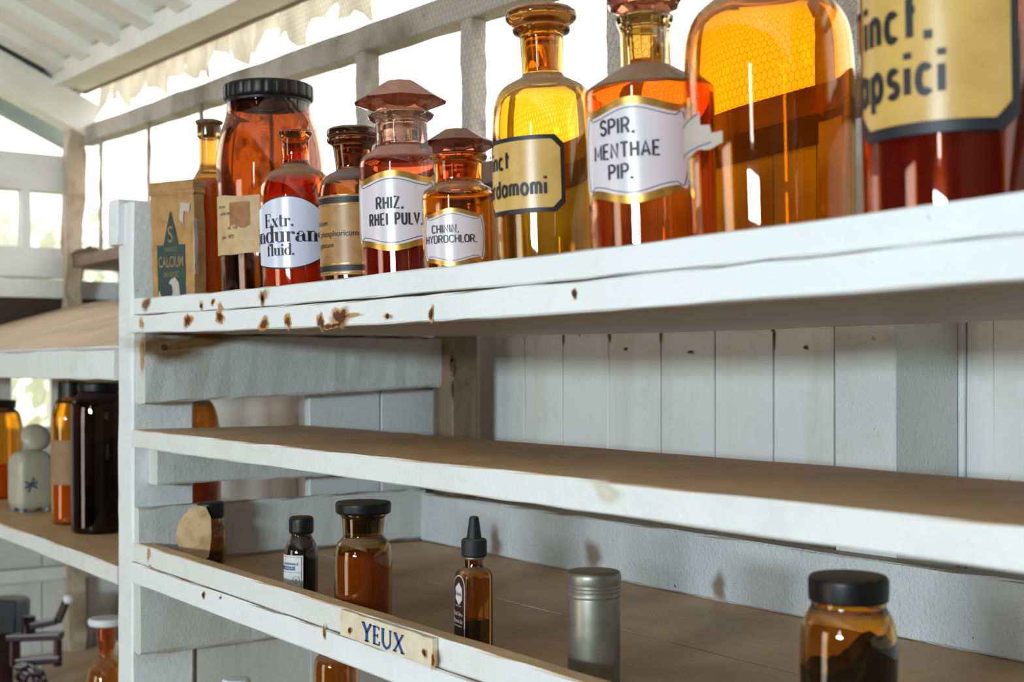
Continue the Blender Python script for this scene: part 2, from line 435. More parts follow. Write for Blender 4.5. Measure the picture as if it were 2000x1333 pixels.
def didone(s):
    """heavy modern-face letters with hairline serifs, in em units"""
    V, Fc = [], []; x = 0.0
    def st(pts, wd): ribbon([(x+p[0], p[1]) for p in pts], wd, V, Fc)
    def stem(cx, y0, y1, wd=0.17, feet=True, head=False):
        st([(cx, y0), (cx, y1)], wd)
        if feet: st([(cx-wd*.85, y0+.02), (cx+wd*.85, y0+.02)], .04)
        if head: st([(cx-wd*.95, y1-.02), (cx, y1-.02)], .05)
    def bowl(cx, cy, rx, ry, a0, a1):
        pts = arc(cx, cy, rx, ry, a0, a1, 18)
        wd = [.035+.15*abs(math.cos(math.radians(a0+(a1-a0)*k/18)))**1.5 for k in range(19)]
        st(pts, wd)
    for ch in s:
        if ch == 'E':
            stem(.18, 0, 1, .19); st([(.03, .98), (.62, .98)], .04); st([(.62, .98), (.62, .74)], .05); st([(.25, .5), (.47, .5)], .04); st([(.47, .38), (.47, .63)], .05)
            st([(.03, .02), (.66, .02)], .04); st([(.66, .02), (.66, .28)], .05); adv = .74
        elif ch == 'C':
            bowl(.42, .5, .32, .49, 55, 305); st([(.62, .72), (.62, .98)], .07); st([(.6, .1), (.66, .25)], .05); adv = .78
        elif ch == 'x':
            st([(.1, .62), (.44, 0)], .17); st([(.46, .62), (.08, 0)], .035); st([(0, .6), (.24, .6)], .04); st([(.34, .6), (.56, .6)], .04); st([(0, .02), (.2, .02)], .04); st([(.3, .02), (.56, .02)], .04); adv = .58
        elif ch == 't':
            st([(.17, .86), (.17, .08)], .16); st([(0, .6), (.36, .6)], .04); st([(.17, .1), (.24, .02), (.33, .02), (.38, .14)], [.1, .06, .04, .03]); adv = .4
        elif ch == 'r':
            stem(.15, 0, .62, .17, head=True); st([(.2, .45), (.3, .58), (.42, .6)], .035); dot((x+.42, .52), .085, V, Fc); adv = .52
        elif ch == '.':
            dot((x+.1, .08), .09, V, Fc); adv = .24
        elif ch in 'nu':
            stem(.14, 0 if ch == 'n' else .08, .62, .17, feet=ch == 'n', head=True); stem(.48, 0, .62 if ch == 'u' else .5, .17, head=ch == 'u')
            st(arc(.34, .46, .14, .15, 150, 10, 8) if ch == 'n' else arc(.28, .14, .14, .13, 190, 340, 8), .05); adv = .65
        elif ch == 'd':
            bowl(.27, .31, .2, .31, 40, 320); stem(.47, 0, 1, .17, feet=False, head=True); st([(.47, .02), (.6, .02)], .04); adv = .62
        elif ch == 'o':
            bowl(.29, .31, .22, .3, 0, 360); adv = .58
        elif ch == 'a':
            st([(.42, .45), (.42, .06), (.5, .02), (.58, .06)], [.16, .15, .06, .03]); bowl(.24, .17, .16, .17, 60, 300); st(arc(.28, .45, .15, .16, 0, 160, 8), .045); dot((x+.14, .46), .08, V, Fc); adv = .6
        elif ch == 'g':
            bowl(.26, .38, .2, .24, 0, 360); st([(.14, .16), (.12, .06), (.3, .03), (.46, -.04)], [.04, .07, .1, .1]); st(arc(.27, -.14, .22, .13, 40, -220, 14), .045); st([(.44, .55), (.55, .62)], .04); dot((x+.55, .6), .06, V, Fc); adv = .6
        elif ch == 'f':
            stem(.17, 0, .82, .17); st([(0, .6), (.36, .6)], .04); st(arc(.3, .84, .13, .14, 180, 20, 8), .05); dot((x+.4, .86), .075, V, Fc); adv = .44
        elif ch == 'l':
            stem(.15, 0, 1, .17, head=True); adv = .32
        elif ch == 'i':
            stem(.15, 0, .62, .17, head=True); dot((x+.15, .84), .1, V, Fc); adv = .32
        else: adv = .3
        x += adv
    return [(a-x/2, b) for a, b in V], Fc, x

def grot(s, wd=0.13, cond=0.8):
    """condensed sign-writer's sans, drawn with an even pen; cap height 1"""
    V, Fc = [], []; x = 0.0; h = wd/2
    U = {
     'A': ([[(0, 0), (.3, 1), (.6, 0)], [(.12, .3), (.48, .3)]], .6), 'C': ([arc(.28, .72, .26, .26, 20, 180, 8)+arc(.28, .28, .26, .26, 180, 340, 8)], .56),
     'D': ([[(0, 0), (0, 1), (.22, 1)]+arc(.24, .7, .28, .3, 80, 0, 6)+arc(.24, .3, .28, .3, 0, -80, 6)+[(.22, 0), (0, 0)]], .54),
     'E': ([[(.44, 1), (0, 1), (0, 0), (.44, 0)], [(0, .52), (.38, .52)]], .46), 'H': ([[(0, 0), (0, 1)], [(.5, 0), (.5, 1)], [(0, .5), (.5, .5)]], .52),
     'I': ([[(0.02, 0), (0.02, 1)]], .06), 'L': ([[(0, 1), (0, 0), (.40, 0)]], .32), 'M': ([[(0, 0), (0, 1), (.34, .25), (.68, 1), (.68, 0)]], .70),
     'N': ([[(0, 0), (0, 1), (.52, 0), (.52, 1)]], .54), 'O': ([arc(.28, .72, .27, .27, 0, 180, 10)+arc(.28, .28, .27, .27, 180, 360, 10)+[(.55, .72)]], .56),
     'P': ([[(0, 0), (0, 1), (.26, 1)]+arc(.26, .74, .24, .25, 80, -80, 8)+[(.26, .48), (0, .48)]], .5),
     'R': ([[(0, 0), (0, 1), (.26, 1)]+arc(.26, .74, .24, .25, 80, -80, 8)+[(.26, .48), (0, .48)], [(.26, .48), (.52, 0)]], .54),
     'S': ([arc(.26, .75, .24, .24, 15, 250, 10)+arc(.26, .26, .25, .25, 70, -165, 10)], .52), 'T': ([[(0, 1), (.56, 1)], [(.28, 1), (.28, 0)]], .56),
     'U': ([[(0, 1), (0, .27)]+arc(.26, .27, .26, .26, 190, 350, 10)+[(.52, .27), (.52, 1)]], .53), 'V': ([[(0, 1), (.29, 0), (.58, 1)]], .58),
     'Y': ([[(0, 1), (.28, .48), (.56, 1)], [(.28, .48), (.28, 0)]], .56), 'Z': ([[(0, 1), (.5, 1), (0, 0), (.52, 0)]], .52),
     'a': ([arc(.22, .34, .22, .34, 20, 340, 14), [(.45, .68), (.45, 0)]], .47), 'c': ([arc(.22, .34, .22, .34, 45, 315, 14)], .40),
     'd': ([arc(.22, .34, .22, .34, 20, 340, 14), [(.45, 1), (.45, 0)]], .47), 'i': ([[(.02, .68), (.02, 0)]], .06),
     'm': ([[(0, 0), (0, .68)], [(0, .45)]+arc(.16, .48, .16, .19, 160, 0, 8)+[(.32, 0)], [(.32, .45)]+arc(.48, .48, .16, .19, 160, 0, 8)+[(.64, 0)]], .66),
     'n': ([[(0, 0), (0, .68)], [(0, .42)]+arc(.2, .46, .2, .21, 160, 0, 8)+[(.4, 0)]], .42), 'o': ([arc(.23, .34, .23, .34, 0, 360, 18)], .46),
     'p': ([arc(.23, .34, .22, .34, 160, -160, 14), [(0, .68), (0, -.3)]], .46), 'r': ([[(0, 0), (0, .68)], [(0, .4)]+arc(.19, .46, .19, .21, 160, 60, 6)], .28),
     's': ([arc(.18, .5, .16, .17, 30, 250, 8)+arc(.18, .17, .17, .17, 70, -150, 8)], .36), 't': ([[(.14, .98), (.14, 0)], [(0, .68), (.34, .68)]], .36),
     '.': ([], .08), ' ': ([], .40)}
    for ch in s:
        st_, adv = U[ch]
        for pl_ in st_: ribbon([(x+p[0]*cond, h+p[1]*(1-wd)) for p in pl_], wd, V, Fc)
        if ch == '.': ribbon([(x+.03, 0), (x+.03, wd*1.15)], wd*1.1, V, Fc)
        if ch == 'i': ribbon([(x+.02, .84), (x+.02, .98)], wd*1.1, V, Fc)
        x += adv*cond+wd*1.0+0.06
    x -= wd+0.06
    return [(a-x/2, b-0.5) for a, b in V], Fc, x
# ------------------------------------------------------------------ bottles
class Bottle:
    """a round thing on a shelf, set by the two edges it shows and by the line its front touches (gap) or its axis (Y)"""
    def __init__(s, name, label, cat, xl, xr, zbase, gap=None, Y=None, T=None, lean=0.0, group=None):
        al, ar = math.atan((xl-1000)/F), math.atan((xr-1000)/F)
        th, h = (al+ar)/2, (ar-al)/2
        dx, dy = -CA*math.cos(th)+SA*math.sin(th), SA*math.cos(th)+CA*math.sin(th)
        if gap is not None: D = gap/(dy-math.sin(h))
        elif Y is not None: D = Y/dy
        else: D = T/math.cos(th)
        s.D, s.t, s.r = D, D*math.cos(th), D*math.sin(h)
        s.X, s.Y, s.zb = D*dx, D*dy, zbase
        s.k = s.t*math.cos(th)/F; s.xc = (xl+xr)/2; s.hw = (xr-xl)/2
        d = Vector((dx, dy, 0)); s.d = d; s.cam = -d; s.rt = Vector((d.y, -d.x, 0))
        s.root = thing(name, label, cat, (s.X, s.Y, zbase), group)
        if lean: s.root.rotation_mode = 'QUATERNION'; s.root.rotation_quaternion = Matrix.Rotation(math.radians(-lean), 3, d).to_quaternion()
    def z(s, y): return (HZ-y)/F*s.t-s.zb                       # row of a silhouette point -> height above the base
    def zf(s, y): return (HZ-y)/F*(s.t-s.r)-s.zb                # row of a point on the front of the body
    def P(s, lst): return [(p[0]*s.k, s.z(p[1]))+((p[2]*s.k,) if len(p) > 2 else ()) for p in lst]
    def part(s, name, me, mat, parent=None, smooth=35):
        o = bpy.data.objects.new(name, me); COL.objects.link(o)
        if mat: me.materials.append(mat)
        o.parent = parent or s.root
        for p in me.polygons: p.use_smooth = smooth is not None
        if smooth is not None: me.set_sharp_from_angle(angle=math.radians(smooth))
        return o
    def body(s, outer, mat, wall=0.0026, zneck=None, rneck=None, seg=64, name='body', fill=None, fillmat=None):
        """outer: rows in pixels from the base up; fill = row of the level of what is inside"""
        P = s.P(outer)
        r0 = P[0][0]; P = [(0, 0), (r0*0.94, 0, 0.004), (P[0][0], 0.006, 0.004)]+P[1:]
        O = fillet(P)
        zn = s.z(zneck) if zneck else 1e9; rn = rneck*s.k if rneck else 0.01
        I = offset_profile(O, wall, zn, rn)
        b = s.part(name, lathe(O+I[::-1], seg), mat)
        if fill is not None:
            zl = s.z(fill) if fill > 5 else fill
            Q = [Vector((max(q.x-0.0006, 0), q.y+0.0005)) for q in I if q.y < zl]
            Q.append(Vector((Q[-1].x, zl))); Q.append(Vector((0, zl+0.0005)))
            Q[0] = Vector((0, Q[0].y))
            s.part('contents', lathe(Q, 40), fillmat)
        s.O = O
        return b
    def turned(s, name, pts, mat, parent=None, seg=56, rot=0.0, mod=None, smooth=35):
        return s.part(name, lathe(fillet(s.P(pts)), seg, rot, mod), mat, parent, smooth)
    def wrap(s, a, z, off=0.0, R=None):
        R = (R or s.r)+off
        v = (s.cam*math.cos(a)+s.rt*math.sin(a))*R
        return (v.x, v.y, z)
    def patch(s, name, a0, a1, top, bot, mat, off, parent=None, n=40, R=None):
        """label: columns from angle a0 to a1 (degrees, + = to the right as seen from the room)"""
        V, Fc = [], []
        for i in range(n+1):
            f = i/n; a = math.radians(a0+(a1-a0)*f)
            zt, zb_ = top(f), bot(f)
            for z in (zb_, zt): V.append(s.wrap(a, z, off, R))
            for z in (zb_, zt): V.append(s.wrap(a, z, off-0.0002, R))
        for i in range(n):
            k = 4*i
            Fc += [(k, k+4, k+5, k+1), (k+2, k+3, k+7, k+6), (k+1, k+5, k+7, k+3), (k, k+2, k+6, k+4)]
        Fc += [(0, 1, 3, 2), (4*n, 4*n+2, 4*n+3, 4*n+1)]
        return s.part(name, frommesh(V, Fc), mat, parent, 30)
    def curve(s, name, pts, wd, mat, off, parent=None, R=None):
        """line drawn on the wall: pts (angle degrees, z)"""
        R0 = R or s.r; V, Fc = [], []
        ribbon([(math.radians(a)*R0, z) for a, z in pts], wd, V, Fc)
        return s.part(name, frommesh([s.wrap(v[0]/R0, v[1], off, R) for v in V], Fc, recalc=False), mat, parent, 180)
    def write(s, txt, a, z, h, mat, off, parent=None, xs=0.8, bold=0.0, R=None, V=None, slope=0.0, name='lettering'):
        R0 = R or s.r
        if V is None: V = text_mesh(txt, h/0.70, xs, bold)
        return s.part(name, frommesh([s.wrap(math.radians(a)+x/R0, z+y+slope*x, off, R) for x, y in V[0]], V[1], recalc=False), mat, parent, 180)

    def sign(s, txt, px, py, h, parent, wd, cond, right=None):
        V, Fc, W = grot(txt, wd, cond); sc = h*(s.t-s.r)/F
        a = math.degrees(math.asin(max(-1, min(1, (px-s.xc)/s.hw))))
        if right: a -= math.degrees(W*sc/2/s.r)
        return s.write(None, a, s.zf(py), 0, M['ink'], 0.0017, parent, V=([(q[0]*sc, q[1]*sc) for q in V], Fc))

def cartouche(B, aL, aR, ytop, ybot, parent, sx=1.0):
    """enamel label with scrolled outline, gold rim and a black hairline"""
    zt, zb_ = B.zf(ytop), B.zf(ybot); H = zt-zb_
    def top(g):
        def f(q):
            x = abs(2*q-1); v = zt+g
            v -= H*0.10*(1-math.cos(min(x/0.8, 1)*math.pi))/2       # arched middle
            if x > 0.80: v += H*0.045*math.sin((x-0.80)/0.12*math.pi/2) if x < 0.92 else H*0.045-H*0.20*((x-0.92)/0.08)**1.3
            return v
        return f
    def bot(g):
        def f(q):
            x = abs(2*q-1); v = zb_-g
            v += H*0.10*(1-math.cos(min(x/0.8, 1)*math.pi))/2
            if x > 0.80: v -= H*0.045*math.sin((x-0.80)/0.12*math.pi/2) if x < 0.92 else H*0.045-H*0.20*((x-0.92)/0.08)**1.3
            return v
        return f
    e = math.degrees(H*0.05/B.r)
    rim = B.patch('gold_rim', aL-e, aR+e, top(H*0.085), bot(H*0.085), M['gold'], 0.0006, parent)
    lab = B.patch('label', aL, aR, top(0), bot(0), M['label'], 0.0011, parent, n=60)
    i0, i1 = 0.03, 0.97
    pt = []
    for k in range(61): q = i0+(i1-i0)*k/60; pt.append((aL+(aR-aL)*q, top(-H*0.035)(k/60)))
    for k in range(61): q = i1-(i1-i0)*k/60; pt.append((aL+(aR-aL)*q, bot(-H*0.035)(1-k/60)))
    pt.append(pt[0])
    B.curve('border_line', pt, H*0.009, M['ink'], 0.0014, lab)
    return lab
def facet_stopper(B, pts, mat, seg=8, rot=0.2, parent=None, name='stopper'):
    return B.part(name, lathe([Vector(p[:2]) for p in B.P(pts)], seg, rot), mat, parent, None)
def framed_label(B, aL, aR, ytop, ybot, parent, border, face, cut=0.12):
    """rectangular label with clipped corners and a wide dark border"""
    zt, zb_ = B.zf(ytop), B.zf(ybot); H = zt-zb_; W = math.radians(aR-aL)*B.r
    c = cut*H/W
    def tf(z, s, k):
        return lambda q: z-s*H*cut*max(0, 1-min(q, 1-q)/c)*k
    lab = B.patch('label', aL, aR, tf(zt, 1, 1), tf(zb_, -1, 1), M[border], 0.0006, parent, n=60)
    e = math.degrees(H*0.055/B.r)
    def tf2(z, s): return lambda q: z-s*H*(0.06+cut*max(0, 1-min(q, 1-q)/c)*0.95)
    B.patch('paper', aL+e, aR-e, tf2(zt, 1), tf2(zb_, -1), M[face], 0.0010, lab, n=60)
    return lab

# ================================================================== THE SETTING
floor = box('floor', (-3.1, 2.6), (-3.1, 1.0), (-1.55, -1.45), M['floor'], seg=1); tag(floor, kind='structure')
wb = box('wall_back', (-3.06, 2.6), (1.042, 1.060), (-1.45, 0.22), M['dark'], seg=1); tag(wb, kind='structure')
seams = [atY(p, 700, YP).x for p in (1025, 1100, 1190, 1290, 1395, 1512, 1630)] + [-0.740, atY(1940, 700, YP).x]
x = seams[0]; left = []
while x > -3.02: left.append(x); x -= 0.112
left.append(-3.02)
x = seams[-1]; right = []
while x < 2.5: x += 0.115; right.append(x)
edges = sorted(set(left+seams+right))
for a, b in zip(edges, edges[1:]):
    if b-a < 0.01: continue
    yy = YP+random.uniform(-0.0010, 0.0010); g0 = random.uniform(0.0004, 0.0014)
    box('plank', (a+g0, b-g0), (yy, YP+0.022), (-1.45, 0.235), M['plank'], wb, seg=4, jit=0.0006, ch=0.001)
# the two wall studs that stand proud of the planks
box('stud', (-1.502, atY(884, 700, YW).x), (YW, 0.968), (-1.40, 0.24), M['brown'], wb, seg=14, jit=0.0012)
box('stud', (atY(1630, 700, YW).x, atY(1748, 700, YW).x), (YW, YP), (-1.40, 0.24), M['rough'], wb, seg=10, jit=0.0008)

def window_z(X, z0):                 # rail and plate run a little out of level
    return z0-0.036*(X+3.0)
win = tag(empty('window_1', (-1.3, 0.945, 0.24)), kind='structure')
box('sill', (-3.02, 2.5), (0.895, 1.045), (0.222, 0.248), M['dirt_shade'], win, seg=40, jit=0.002)
bar('top_rail', (-3.02, 0.945, window_z(-3.02, 0.522)), (1.0, 0.945, window_z(1.0, 0.522)), 0.035, 0.037, M['mull'], win, seg=60, jit=0.0018)
for px, wd in ((203, .006), (297, .006), (400, .008), (540, .010), (715, .028), (922, .024), (1215, .030), (1665, .034), (2100, .03), (2900, .03)):
    X = atY(px, 500, 0.94).x
    box('mullion', (X-wd/2, X+wd/2), (0.93, 0.955 if wd > 0.02 else 0.937), (0.245, window_z(X, 0.52)), M['mull'], win, seg=12, jit=0.0012)
plate = bar('trim_1', (-3.04, 0.895, window_z(-3.04, 0.644)), (1.0, 0.895, window_z(1.0, 0.644)), 0.075, 0.046, M['roof'], None, seg=30, jit=0.001); tag(plate, kind='structure')
sh = bar('shadow_strip', (-3.02, 0.940, window_z(-3.02, 0.628)), (1.0, 0.940, window_z(1.0, 0.628)), 0.016, 0.016, M['dirt_shade'], None, seg=30, jit=0.001); tag(sh, kind='structure')  # dark strip coloured in for the shadow gap under the plate

# roof: sheet with cover battens running up the slope
TN = 0.425
def roofz(Y, X): return window_z(max(X, -3.1), 0.672)+(0.86-Y)*TN
V = [(-3.12, 0.95, roofz(0.95, -3.1)), (2.7, 0.95, roofz(0.95, 2.7)), (2.7, -3.1, roofz(-3.1, 2.7)), (-3.12, -3.1, roofz(-3.1, -3.1))]
V = [Vector(v) for v in V]; V += [v+Vector((0, 0, 0.02)) for v in V]
ceil = link('ceiling', frommesh(V, [(0, 1, 2, 3), (7, 6, 5, 4), (0, 4, 5, 1), (1, 5, 6, 2), (2, 6, 7, 3), (3, 7, 4, 0)]), M['roof']); tag(ceil, kind='structure')
X = -2.92
while X < 2.5:
    bar('batten', (X, 0.86, roofz(0.86, X)-0.013), (X, -3.0, roofz(-3.0, X)-0.013), 0.062, 0.026, M['roof'], ceil, seg=4, jit=0.0008)
    X += 0.181
# left gable wall
wl = tag(empty('wall_left', (-3.02, 0.6, 0)), kind='structure')
XG = -3.02
zG = lambda y: (HZ-y)/F*2.93
def gbox(name, y0, y1, z0, z1, mat, dx=0.03, **kw): return box(name, (XG-dx, XG+0.0), (y0, y1), (z0, z1), mat, wl, **kw)
gbox('beam', -0.2, 0.93, zG(370), zG(296), M['white'], 0.05, seg=10, jit=0.001)
gbox('board', -0.2, 0.93, zG(541), zG(481), M['white'], 0.035, seg=10, jit=0.001)
gbox('board', -0.2, 1.035, zG(584), zG(544), M['white'], 0.025, seg=10, jit=0.001)
gbox('board', -0.2, 1.04, 0.018, 0.158, M['dark'], 0.02, seg=4)  # dark-coloured strip standing in for the unlit gap below the boards
y = -0.25
while y < 1.03:
    gbox('plank', y+0.001, min(y+0.099, 1.04), -1.45, -0.13, M['plank'], 0.02, seg=4, jit=0.0006)
    y += 0.10
hy0, hy1 = atX(22, 790, XG).y, atX(100, 790, XG).y
gbox('board', -0.25, hy0, -0.13, 0.02, M['plank'], 0.02, seg=4); gbox('board', hy1, 1.04, -0.13, 0.02, M['plank'], 0.02, seg=4)
box('rail', (XG, XG+0.02), (-0.2, 1.015), (-0.470, -0.440), M['white'], wl, seg=8, jit=0.001)
bar('rafter', (XG+0.02, 0.95, 0.552), (XG+0.02, -0.6, 0.552+1.55*0.45), 0.07, 0.075, M['roof'], wl, seg=8, jit=0.001)
bar('board', (XG-0.03, 0.95, 0.645), (XG-0.03, -0.6, 0.645+1.55*0.44), 0.02, 0.15, M['slatepaint'], wl, seg=4)  # added filler, grey-blue colour stands in for the dark gap above the rafter
bar('rafter', (XG-0.10, 0.95, 0.520), (XG-0.10, -0.6, 0.520+1.55*0.45), 0.04, 0.035, M['slatepaint'], wl, seg=4)
for px, a in ((52, 16), (-60, 16), (140, 22)):
    q0, q1 = atX(px-a/2, 400, XG).y, atX(px+a/2, 400, XG).y
    gbox('post', q0, q1, zG(482), zG(368), M['white'], 0.04, seg=4, jit=0.001)
wn2 = tag(empty('window_2', (XG, 0.8, 0.33)), kind='structure')
box('pane', (XG-0.022, XG-0.019), (0.60, atX(46, 400, XG).y), (zG(481), zG(370)), M['pane'], wn2, seg=1)
# rotten corner post
cp = bar('trim_2', (-3.0, 0.915, 0.58), (-2.995, 0.912, -1.45), 0.036, 0.036, M['oldpost'], None, up=(0, 1, 0), seg=40, jit=0.005, warp=lambda f: (0.03*math.exp(-((f-0.17)/0.03)**2), -0.012*math.exp(-((f-0.17)/0.05)**2), 0)); tag(cp, kind='structure')
# far sides of the room, with the window opening and the added door and slit openings
wf = tag(empty('wall_front', (-0.3, -3.0, -1.45)), kind='structure')
def fbox(x0, x1, z0, z1): box('panel', (x0, x1), (-3.06, -3.0), (z0, z1), M['timber'], wf, seg=2)
fbox(-3.1, -2.15, -1.45, 0.50); fbox(-1.25, 0.25, -1.45, 0.50); fbox(1.25, 2.6, -1.45, 0.50); fbox(0.25, 1.25, -1.45, 0.18); fbox(0.25, 1.25, 0.40, 0.50); fbox(-3.1, 0.60, 0.50, 1.14); fbox(0.84, 2.6, 0.50, 1.14); fbox(-3.1, 2.6, 1.14, 2.7)
wr = box('wall_right', (2.5, 2.56), (-3.0, 0.98), (-1.45, 2.5), M['timber'], seg=2); tag(wr, kind='structure')
wg = box('wall_side', (-3.08, -3.03), (-3.0, -0.26), (-1.45, 2.5), M['timber'], seg=2); tag(wg, kind='structure'); wg.name = 'wall_gable'
# outside
gr = box('ground', (-40, 40), (-40, 60), (-1.62, -1.56), M['grass'], seg=1); tag(gr, kind='structure')

# ================================================================== SHELVING, MAIN BAY
def sag(X):
    s = (X+1.511)/1.27
    return -0.0055*math.sin(math.pi*s) if 0 < s < 1 else 0.0
XR = 0.75
su = thing('shelving_bay', 'long white painted shelves with rusty nailed front strips, right of the post', 'shelves', (-0.4, 0.73, -1.45))
ZT, Z2, Z3, Z4 = 0.0606, -0.0707, -0.226, -0.43
def wp(x0, x1): return lambda f: (0, 0, sag(x0+(x1-x0)*f))
# post: front and side
post = box('post', (-1.558, XL), (YF, 0.602), (-1.45, 0.193), M['white'], su, seg=40, jit=0.0008, ch=0.003)
box('post_block', (-1.5665, -1.535), (0.517, 0.56), (0.145, 0.198), M['white'], su, seg=3, jit=0.001)
box('post_block', (-1.567, -1.556), (0.53, 0.575), (-0.205, -0.150), M['white'], su, seg=3, jit=0.001)
# top shelf
box('shelf_board', (-1.50, XR), (YF+0.018, 0.905), (0.0416, ZT), M['clean'], su, seg=40, jit=0.0004, warp=wp(-1.50, XR))
box('front_strip', (XL+0.004, XR), (YF+0.0015, YF+0.018), (0.0618, 0.0803), M['strip'], su, seg=70, jit=0.0004, ch=0.0012, warp=lambda f: (0, 0, sag(XL+0.004+(XR-XL)*f)+0.0011*math.exp(-((f-0.27)/0.1)**2)))
box('front_strip', (XL-0.003, XR), (YF-0.0015, YF+0.018), (0.0408, 0.0610), M['strip'], su, seg=70, jit=0.0005, ch=0.0012, warp=wp(XL-0.003, XR))
# second shelf
box('shelf_board', (XL, XR), (YF, 0.7434), (Z2-0.0205, Z2), M['dusty'], su, seg=60, jit=0.0004, ch=0.0012)
# third shelf, two boards with an open joint, lip and lower strip
ym = 0.74
box('shelf_board', (XL-0.02, XR), (YF+0.017, ym-0.0008), (Z3-0.018, Z3), M['dusty'], su, seg=40, jit=0.0003)
box('shelf_board', (XL-0.02, XR), (ym+0.0008, 0.93), (Z3-0.018, Z3-0.0006), M['dusty'], su, seg=40, jit=0.0003)
box('front_strip', (XL+0.002, XR), (YF+0.001, YF+0.018), (-0.2232, -0.2010), M['dusty'], su, seg=70, jit=0.0004, ch=0.0012)
box('front_strip', (XL-0.002, XR), (YF-0.0012, YF+0.017), (-0.2470, -0.2236), M['strip'], su, seg=70, jit=0.0005, ch=0.0012)
# lower shelf, below the picture
box('shelf_board', (XL, XR), (YF, 0.93), (Z4-0.02, Z4), M['dusty'], su, seg=2)
# cleats along the left side
bar('cleat', (XL+0.0145, YF+0.006, 0.0), (XL+0.0145, 0.945, 0.0), 0.029, 0.082, M['rough'], su, seg=24, jit=0.0010, ch=0.003, taper=lambda f: (0.018*f, 0))
bar('cleat', (XL+0.015, 0.546, -0.1124), (XL+0.015, 0.925, -0.1124), 0.030, 0.0424, M['rough'], su, seg=20, jit=0.0008, ch=0.002)
bar('cleat', (XL+0.007, YF+0.004, -0.193), (XL+0.007, 0.915, -0.190), 0.014, 0.064, M['rough'], su, seg=20, jit=0.0008, ch=0.002)
bar('cleat', (XL+0.009, YF+0.004, -0.288), (XL+0.009, 0.92, -0.288), 0.020, 0.082, M['rough'], su, seg=20, jit=0.0010, ch=0.003)
# back cleat under the third shelf's wall
box('cleat', (XL+0.014, XR), (0.908, 0.929), (Z3, -0.1635), M['stip'], su, seg=60, jit=0.0006, ch=0.002)
# short vertical boards closing the back of the side
pa, pb, pc = atX(598, 800, XL-0.012).y, atX(738, 800, XL-0.012).y, atX(850, 800, XL-0.012).y
for q0, q1 in ((pa, pb), (pb, pc)):
    box('plank', (XL-0.018, XL-0.004), (q0+0.0006, q1-0.0006), (-0.42, 0.03), M['plank'], su, seg=10, jit=0.0006)
box('plank', (XL-0.018, XL-0.004), (atX(380, 1290, XL-0.012).y, pc), (-0.42, -0.25), M['plank'], su, seg=6, jit=0.0006)

# rust stains and nail heads on the strips
def stain(parent, c, ux, uy, w_, h_, mat, name='rust_stain', n=20):
    """an irregular thin spot lying on a board"""
    c, ux, uy = Vector(c), Vector(ux), Vector(uy)
    V, Fc, fade = [(0, 0, 0)], [], [1.0]
    ph = [random.uniform(0, 6.28) for _ in range(4)]
    for rg in range(1, 5):
        for k in range(n):
            a = 2*math.pi*k/n; r = rg/4*(1+0.18*math.sin(2*a+ph[0])+0.12*math.sin(3*a+ph[1])+0.08*math.sin(5*a+ph[2]))
            v = ux*(r*w_/2*math.cos(a))+uy*(r*h_/2*math.sin(a)); V.append(v); fade.append(1-rg/4)
    for k in range(n): Fc.append((0, 1+k, 1+(k+1) % n))
    for rg in range(3):
        b = 1+rg*n
        for k in range(n): Fc.append((b+k, b+n+k, b+n+(k+1) % n, b+(k+1) % n))
    me = frommesh(V, Fc, recalc=False)
    at = me.attributes.new('fade', 'FLOAT', 'POINT'); at.data.foreach_set('value', fade)
    return link(name, me, mat, parent, c)
strips = [o for o in su.children if o.name.startswith('front_strip')]
def fstain(strip, px, py, wpx, hpx, mat, name='rust_stain', y=YF-0.0020):
    p = atY(px, py, y); t = p.y/ray(px)[1]
    kx = t/F*1.6; kz = t/F
    return stain(strip, p, (1, 0, 0), (0, 0, 1), wpx*kx*(1.25 if mat == M['rust'] else 1), hpx*kz*(1.15 if mat == M['rust'] else 1), mat, name)
for px, py, a, b, mm in ((366, 627, 30, 34, 'rust'), (429, 619, 30, 32, 'rust'), (515, 634, 30, 34, 'rust'), (562, 628, 20, 40, 'rust'), (626, 629, 22, 42, 'rust'), (664, 620, 46, 54, 'rust'),
                         (690, 616, 60, 18, 'resin'), (757, 618, 34, 20, 'resin'), (842, 614, 16, 34, 'rust'), (1122, 574, 14, 26, 'rust'), (276, 632, 30, 34, 'resin'), (645, 638, 50, 16, 'rust')):
    fstain(strips[1], px, py, a, b, M[mm])
for px, py, a, b, mm in ((393, 598, 20, 30, 'resin'), (430, 600, 30, 26, 'resin'), (514, 578, 40, 46, 'resin'), (512, 590, 14, 60, 'resin'), (285, 594, 50, 40, 'knot'), (416, 590, 14, 16, 'rust')):
    fstain(strips[0], px, py, a, b, M[mm], y=YF+0.0010)
for px, py, a, b in ((397, 1163, 10, 18), (430, 1168, 6, 10)):
    fstain(strips[3], px, py, a, b, M['rust'])
fstain(strips[3], 633, 1236, 7, 44, M['rust'])
for px, py, a, b in ((290, 1083, 20, 44), (292, 1110, 24, 16)):
    fstain(strips[2], px, py, a, b, M['resin'], y=YF+0.0005)
for px, py, si in ((393, 598, 0), (366, 627, 1), (429, 619, 1), (757, 618, 1), (842, 614, 1), (1122, 574, 1), (397, 1163, 3)):
    p = atY(px, py, YF-0.0022 if si else YF+0.0006)
    me = lathe([Vector((0, 0)), Vector((0.0022, 0)), Vector((0.0018, 0.0009)), Vector((0, 0.0011))], 10)
    o = link('nail', me, M['nail'], strips[si], p, 40); o.rotation_euler = (math.pi/2, 0, 0)
cl1 = [o for o in su.children if o.name.startswith('cleat')][0]
p = atX(330, 678, XL+0.0302); stain(cl1, p, (0, 1, 0), (0, 0, 1), 0.12, 0.058, M['knot'], 'wood_stain')
